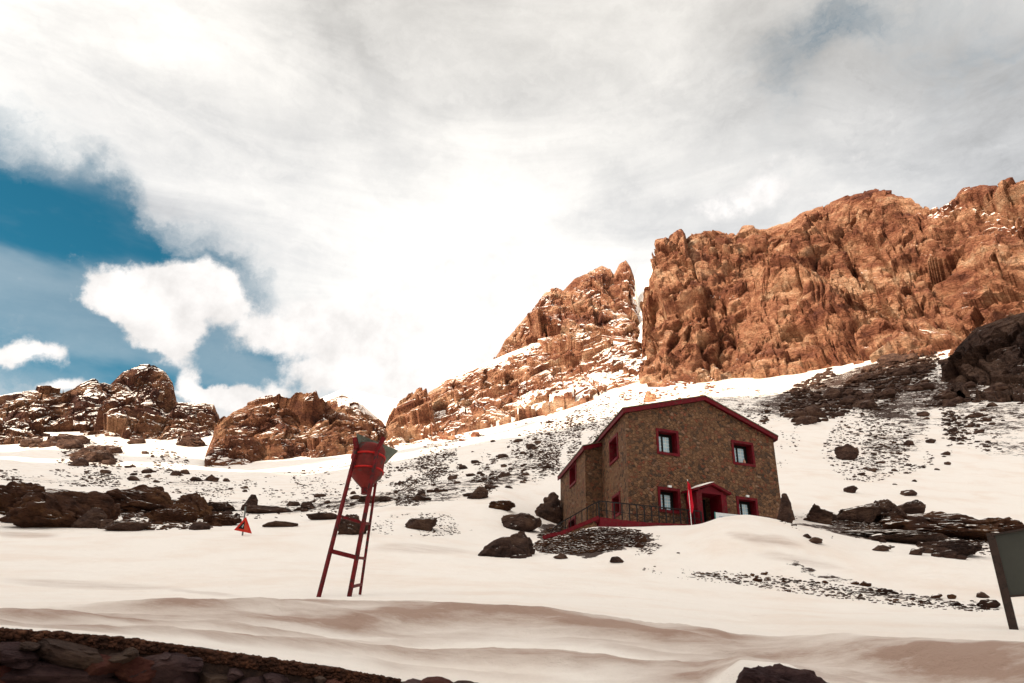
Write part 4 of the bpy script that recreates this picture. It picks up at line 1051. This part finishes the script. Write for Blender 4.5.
for a, b in ((q[0], q[1]), (q[1], q[2]), (q[2], q[3])): add_beam(bm, a-OG-nrm*.012, b-OG-nrm*.012, .02, .02)
bobj('board_rim', bm, m_brownpost, sgn_)
p2 = at(1080, 632, rg_+.3); p2.z = terrain_z(p2.x, p2.y)-.2
bm = bmesh.new(); add_beam(bm, p2-OG, at(1060, 519, rg_+.36)-OG, .075, .06); bobj('post', bm, m_brownpost, sgn_)

# ------------------------------------------------------------------ dry stone wall at the bottom
dsw = empty('dry_stone_wall', at(150, 683, 4.75)); OD = Vector(dsw.location)
tag(dsw, 'dark dry stone retaining wall along the bottom left under the snow drift', 'stone wall')
m_ws = [rock_mat('wall_stone_dark', [(0, (.030, .016, .018)), (.5, (.080, .040, .040)), (1, (.16, .088, .078))], None, scale=24, bumpd=1.3, cracks=0),
        rock_mat('wall_stone_red', [(0, (.045, .012, .011)), (.5, (.12, .034, .026)), (1, (.22, .085, .05))], None, scale=24, bumpd=1.3, cracks=0),
        rock_mat('wall_stone_olive', [(0, (.03, .016, .013)), (.5, (.095, .054, .040)), (1, (.19, .12, .08))], None, scale=24, bumpd=1.3, cracks=0)]
def top_y(x): return np.interp(x, [-40, 0, 130, 250, 330, 400, 512, 700], [635, 638, 648, 665, 677, 689, 699, 712])
def wstone(cx, cy, wpx, hpx, k, mat, tilt):
    cy += 6
    p = at(cx, cy, 4.98); d = p.length
    V, F = rock_verts(5 if k < 25 else 3, 900+k, .75, 9, .02, .28); V = np.sign(fit(V))*np.abs(fit(V))**.88
    w, h_ = wpx/FPX*d*.47, hpx/FPX*d*.48
    V = V*np.array([w, .20, h_])
    az = math.atan2(p.x, p.y); M_ = np.array(Matrix.Rotation(-az, 3, 'Z') @ Matrix.Rotation(R(tilt), 3, 'Y'))
    V = V @ M_.T
    o = np_mesh('stone', V, F, mat, False, dsw); o.location = p-OD; return o
STN = [(45,670,118,22,0,3),(72,650,60,20,2,12),(98,661,46,22,1,-5),(10,646,40,16,0,3),(20,654,30,14,0,0),(122,652,26,12,2,5),(135,665,36,26,1,0),(158,667,56,30,0,-12),
 (60,684,70,14,2,0),(10,684,30,14,2,0),(108,682,40,16,0,5),(185,676,24,18,0,0),(215,679,34,20,2,4),(250,681,30,18,0,0),(236,669,18,12,0,8),(190,658,22,12,0,0),(275,676,26,14,0,10),(300,684,30,14,0,0),(335,682,26,14,1,10),(362,690,24,14,0,0),(150,688,50,16,0,0),(200,692,50,16,1,0),(130,646,14,8,2,0),(4,668,26,16,1,0),
 (30,640,16,7,2,0),(165,650,12,7,0,0),(320,674,12,7,2,0),(415,684,26,18,0,0),(436,681,34,18,1,0),(468,684,30,16,2,0),(500,688,34,16,0,0),(540,692,34,18,1,0),(600,710,40,22,0,0)]
for k, (x, y, w, h_, mi, tl) in enumerate(STN): wstone(x, y, w, h_, k, m_ws[mi], tl)
rg = random.Random(5)
for row in range(3):
    x = -60
    while x < 700:
        w = rg.uniform(40, 80); y0 = top_y(x+w/2)+26+row*26
        if y0 > 688 or row: wstone(x+w/2, max(y0, 700)+row*24, w, 26, 40+rg.randrange(20), m_ws[rg.choice((0, 0, 1, 2))], rg.uniform(-6, 6))
        x += w
# soil and grit ledge between stones and snow
VV = []; FF = []; off = 0
bases = [rock_verts(2, 700+i, .8, 8, .15) for i in range(10)]
for _ in range(5200):
    x = rg.uniform(-40, 400); y = top_y(x)-9+rg.random()**1.2*12
    p = at(x, y, 5.03-rg.random()*.05); s = rg.uniform(.004, .016)*(1.6 if rg.random() < .08 else 1)
    Vb, Fb = bases[rg.randrange(10)]; VV.append(Vb*np.array([s*rg.uniform(.9, 1.8), s, s])+np.array(p)); FF.append(Fb+off); off += len(Vb)
mt_soil, t = new_mat('gritty_soil'); g = t.node('ShaderNodeNewGeometry')
setp(t, t.ramp(t.noise(g.outputs['Position'], 22, 6, .7), [(.3, (.015, .008, .006)), (.55, (.06, .025, .015)), (.8, (.15, .065, .032))]), .95, None, spec=.1)
tag(np_mesh('soil', np.concatenate(VV), np.concatenate(FF), mt_soil, True), 'gritty brown soil along the top of the stone wall', 'soil', kind='stuff')
# dark boulder under the drift, bottom right
p = at(784, 700, 4.95)
o = bpy.data.objects.new('boulder', rock_mesh(5, 4, m_ws[0], .7)); link(o); o.location = p; o.scale = (.29, .20, .20); o.rotation_euler = (0, R(8), R(-20))
tag(o, 'dark boulder poking out below the snow drift at the bottom edge right of centre', 'boulder')

# ------------------------------------------------------------------ sun, shading ridge, sky
SAZ, SEL = -122.0, 27.0
sdir = Vector((math.sin(R(SAZ))*math.cos(R(SEL)), math.cos(R(SAZ))*math.cos(R(SEL)), math.sin(R(SEL))))
sl_ = bpy.data.lights.new('sun', 'SUN'); sl_.energy = 5.0; sl_.angle = R(.5); sl_.color = (1, .84, .66)
so = link(bpy.data.objects.new('sun', sl_)); so.rotation_euler = sdir.to_track_quat('Z', 'Y').to_euler()
# the opposite valley side, out of view, whose crest keeps the valley floor in shade
S_ = [(-100,455),(0,452),(150,462),(230,474),(300,472),(360,455),(430,448),(520,428),(600,405),(660,396),(740,396),(830,390),(900,372),(950,352),(1000,345)]
sh = Vector((sdir.x, sdir.y)).normalized(); ph = Vector((-sh.y, sh.x)); tan_e = math.tan(R(SEL))
pq = []
for x, y in S_:
    h = hit(x, y)
    if h is None: continue
    pq.append((Vector((h.x, h.y)).dot(ph), h.z-Vector((h.x, h.y)).dot(sh)*tan_e))
    print('S', x, y, 'r %.0f' % math.hypot(h.x, h.y), 'p %.0f q %.0f' % pq[-1])

pq.sort()
pa = np.array([p for p, q in pq]); qa = np.array([q for p, q in pq])
for i in range(len(qa)-2, -1, -1): pass
DR = 700.0
pg = np.arange(-500, 700, 6.0)
Qg = np.interp(pg, pa, qa, left=qa[0], right=qa[-1])
if RIDGE_FN is not None: Qg = RIDGE_FN(pg)
cz = Qg+DR*tan_e
cz += 3*fbm(np.stack([pg/25, pg*0, pg*0], 1), 4, 77)
rows = np.concatenate([np.linspace(0, 1, 26), 1+np.linspace(.1, 1, 8)])
VV = []
for p_, z_ in zip(pg, cz):
    for t_ in rows:
        if t_ <= 1: d = 330+(DR-330)*t_; z = -30+(z_+30)*t_**1.1
        else: d = DR+500*(t_-1); z = z_-(z_+30)*(t_-1)
        VV.append((sh.x*d+ph.x*p_, sh.y*d+ph.y*p_, z))
VV = np.array(VV); nn = fbm(VV/60, 5, 88); tt_ = np.tile(rows, len(pg))
w_ = np.clip(1-np.exp(-((tt_-1)/.12)**2), 0, 1)
VV[:, 0] += 18*nn*w_; VV[:, 1] += 12*nn*w_
tag(np_mesh('valley_side_hill', VV, grid_faces(len(pg), len(rows)), m_left, False), kind='structure')

# ------------------------------------------------------------------ sky
w = bpy.data.worlds.new('World'); scene.world = w; w.use_nodes = True; w.node_tree.nodes.clear()
t = NT(w.node_tree); out = t.node('ShaderNodeOutputWorld'); bg = t.node('ShaderNodeBackground'); t.l.new(bg.outputs[0], out.inputs[0])
sky = t.node('ShaderNodeTexSky'); sky.sky_type = 'NISHITA'; sky.sun_disc = False; sky.sun_elevation = R(SEL); sky.sun_rotation = R(SAZ); sky.altitude = 3000; sky.dust_density = .4; sky.ozone_density = 2.0
bg.inputs[1].default_value = .1
tc = t.node('ShaderNodeTexCoord'); dirv = tc.outputs['Generated']
def pdir(x, y):
    d = ray(x, y); return tuple(d/np.linalg.norm(d))
warp = t.node('ShaderNodeTexNoise'); t.put(warp.inputs[0], dirv); warp.inputs['Scale'].default_value = 6.0; warp.inputs['Detail'].default_value = 8; warp.inputs['Roughness'].default_value = .62
def vm(op, a, b=None, s=None):
    n = t.node('ShaderNodeVectorMath', operation=op); t.put(n.inputs[0], a)
    if b is not None:
        if isinstance(b, bpy.types.NodeSocket): t.l.new(b, n.inputs[1])
        else: n.inputs[1].default_value = b
    if s is not None: n.inputs[3].default_value = s
    return n
wsub = vm('SUBTRACT', warp.outputs[1], (.5, .5, .5)).outputs[0]
dA = vm('ADD', dirv, vm('SCALE', wsub, s=.22).outputs[0]).outputs[0]
dB = vm('ADD', dirv, vm('SCALE', wsub, s=.10).outputs[0]).outputs[0]
def blob(vec, x, y, rx, ry, ang=0, p=1.0):
    """soft elliptical patch of sky: centre direction and angular half axes"""
    c = Vector(pdir(x, y)); e1 = Vector(pdir(x+rx*math.cos(R(ang)), y+rx*math.sin(R(ang)))); e2 = Vector(pdir(x+ry*math.sin(R(ang)), y-ry*math.cos(R(ang))))
    u = e1-c; u -= c*u.dot(c); v = e2-c; v -= c*v.dot(c)
    du = vm('DOT_PRODUCT', vm('SUBTRACT', vec, tuple(c)).outputs[0], tuple(u/u.length_squared)).outputs['Value']
    dv = vm('DOT_PRODUCT', vm('SUBTRACT', vec, tuple(c)).outputs[0], tuple(v/v.length_squared)).outputs['Value']
    front = t.step(vm('DOT_PRODUCT', vec, tuple(c)).outputs['Value'], 0, .2)
    r2 = t.m('ADD', t.m('MULTIPLY', du, du), t.m('MULTIPLY', dv, dv))
    return t.m('MULTIPLY', t.m('EXPONENT', t.m('MULTIPLY', r2, -1.0)), front)
def total(vec, lst):
    acc = None
    for (x, y, rx, ry, ang, a) in lst:
        b = t.m('MULTIPLY', blob(vec, x, y, rx, ry, ang), a); acc = b if acc is None else t.m('ADD', acc, b)
    return acc
n_f = t.noise(t.map(dirv, (1, 1, 1)), 9, 10, .62)
n_c = t.noise(dirv, 2.6, 9, .6, .3)
streak = t.noise(t.map(dirv, (1.2, 1.2, 5.5), (0, R(-38), 0)), 2.4, 10, .62, .7)
wisp = t.noise(t.map(dA, (1, 1, 3.2), (0, R(-38), 0)), 5.5, 10, .66, .3)
# openings of blue sky
hole = total(dA, [(60,300,150,85,25,1.25),(10,215,110,70,40,1.0),(150,260,110,55,30,.9),(0,150,120,50,30,.35),(225,345,80,50,10,1.2),(285,372,60,35,10,1.1),(70,370,110,40,0,.7),(-150,260,160,130,0,.8),
                  (865,15,130,45,-10,.75),(1000,60,90,70,0,.55),(770,120,50,90,30,.40),(350,50,50,20,60,.18),(1500,200,200,150,0,.6)])
hole_ = t.step(t.m('ADD', hole, t.m('ADD', t.m('MULTIPLY', t.m('SUBTRACT', n_c, .5), .7), t.m('MULTIPLY', t.m('SUBTRACT', wisp, .5), 1.7))), .15, 1.55)
hole = t.m('MULTIPLY', hole_, t.m('ADD', .74, t.m('MULTIPLY', t.step(t.noise(t.map(dirv, (1, 1, 2.6), (0, R(-38), 0)), 4.5, 5, .5), .62, .36), .26)))
# cumulus in front
cum = total(dB, [(105,288,34,24,5,1.15),(130,300,40,26,5,1.0),(150,335,26,22,20,.9),(195,385,26,10,10,.9),(170,278,38,20,5,1.2),(205,292,24,20,0,.95),(140,312,34,20,15,1.0),(168,342,24,22,30,1.05),(88,305,18,16,0,.7),(222,394,26,16,10,1.1),(258,396,40,13,0,1.1),(190,368,14,12,0,.8),
                 (8,355,20,13,0,1.2),(45,352,17,9,10,.85),(258,332,34,20,0,1.0),(215,305,26,20,20,.8),(170,318,40,26,10,.75),(315,322,36,24,0,1.15),(345,370,60,24,0,1.2),(440,345,90,60,0,1.2),(560,330,80,50,0,.7),(720,205,70,22,-10,.45),(820,165,120,35,-10,.45),(60,382,40,8,-10,.7),
                 (470,285,80,36,-10,1.1)])
cum = t.m('ADD', cum, t.m('ADD', t.m('MULTIPLY', t.m('SUBTRACT', n_f, .5), 1.9), t.m('MULTIPLY', t.m('SUBTRACT', t.noise(dirv, 26, 8, .65), .5), .9)))
cumm = t.step(cum, .36, .92)
# brightness of the cloud layer
sd_ = vm('DOT_PRODUCT', dirv, tuple(sdir)).outputs['Value']  # sunward cloud glow, unseen behind the camera, added to brighten the shaded snow
glow = t.m('ADD', total(dirv, [(450,335,150,75,-5,.26),(500,250,260,140,0,.13),(760,195,150,40,-15,.10)]), t.m('MULTIPLY', t.m('POWER', t.m('MAXIMUM', sd_, 0), 2), 1.25))
greyn = t.m('ADD', t.m('MULTIPLY', streak, .4), t.m('ADD', t.m('MULTIPLY', n_c, .35), t.m('MULTIPLY', wisp, .25)))
darkb = total(dA, [(790,80,60,110,25,.08),(350,40,40,150,-35,.12),(690,210,90,50,20,.12),(930,60,150,90,0,.10),(60,90,160,70,20,.10),(1010,140,120,70,0,.05)])
lum = t.m('ADD', t.m('ADD', .51, t.m('MULTIPLY', t.m('SUBTRACT', greyn, .5), 1.0)), t.m('SUBTRACT', glow, darkb))
lum = t.m('MAXIMUM', lum, .24)
warmc = t.mix(t.step(lum, .36, .70), (.93, .95, .98), (1.0, .98, .95))
zc = t.node('ShaderNodeSeparateXYZ'); t.put(zc.inputs[0], dirv)
warmc = t.mix(t.step(zc.outputs[2], .45, .85), warmc, (1.0, .96, .90))
cloud = vm('SCALE', warmc); t.l.new(lum, cloud.inputs[3]); cloudc = cloud.outputs[0]
blue = t.mix(1.0, sky.outputs[0], (.27, 1.12, .97), 'MULTIPLY')
blue10 = vm('SCALE', blue, s=BLUEK).outputs[0]
haze_ = t.step(zc.outputs[2], .45, .02)
col10 = vm('SCALE', cloudc, s=10).outputs[0]
base = t.mix(hole, col10, blue10)
puff = t.noise(vm('ADD', dirv, (.012, 0, .02)).outputs[0], 15, 8, .62)
cshade = t.m('ADD', t.m('ADD', .60, t.m('MULTIPLY', glow, .30)), t.m('ADD', t.m('MULTIPLY', t.m('SUBTRACT', cum, .8), .05), t.m('MULTIPLY', t.m('SUBTRACT', puff, .5), .55))); cshade = t.m('MINIMUM', t.m('MAXIMUM', cshade, .44), .84)
cc = vm('SCALE', (0, 0, 0)); cc.inputs[0].default_value = (1.0, .965, .94); t.l.new(t.m('MULTIPLY', cshade, 10), cc.inputs[3])
base2 = t.mix(cumm, base, cc.outputs[0])
t.l.new(base2, bg.inputs[0])
w.cycles.sampling_method = 'MANUAL'; w.cycles.sample_map_resolution = 512

scene.view_settings.view_transform = 'Standard'; scene.view_settings.look = 'None'
scene.view_settings.exposure = EXPO; scene.view_settings.gamma = 1
scene.render.engine = 'CYCLES'; scene.cycles.max_bounces = 5; scene.cycles.diffuse_bounces = 3
scene.cycles.use_denoising = True

if HAZE:
    bm = bmesh.new(); add_hexa(bm, [(-900, -900, -3.2), (900, -900, -3.2), (900, 1100, -3.2), (-900, 1100, -3.2), (-900, -900, 620), (900, -900, 620), (900, 1100, 620), (-900, 1100, 620)])
    mh = bpy.data.materials.new('haze'); mh.use_nodes = True; mh.node_tree.nodes.clear(); th_ = NT(mh.node_tree); oo = th_.node('ShaderNodeOutputMaterial'); pv = th_.node('ShaderNodeVolumePrincipled')
    th_.l.new(pv.outputs[0], oo.inputs[1]); pv.inputs['Color'].default_value = (.95, .90, .86, 1); pv.inputs['Density'].default_value = HAZE
    tag(bobj('haze', bm, mh), kind='stuff'); scene.cycles.volume_bounces = 0
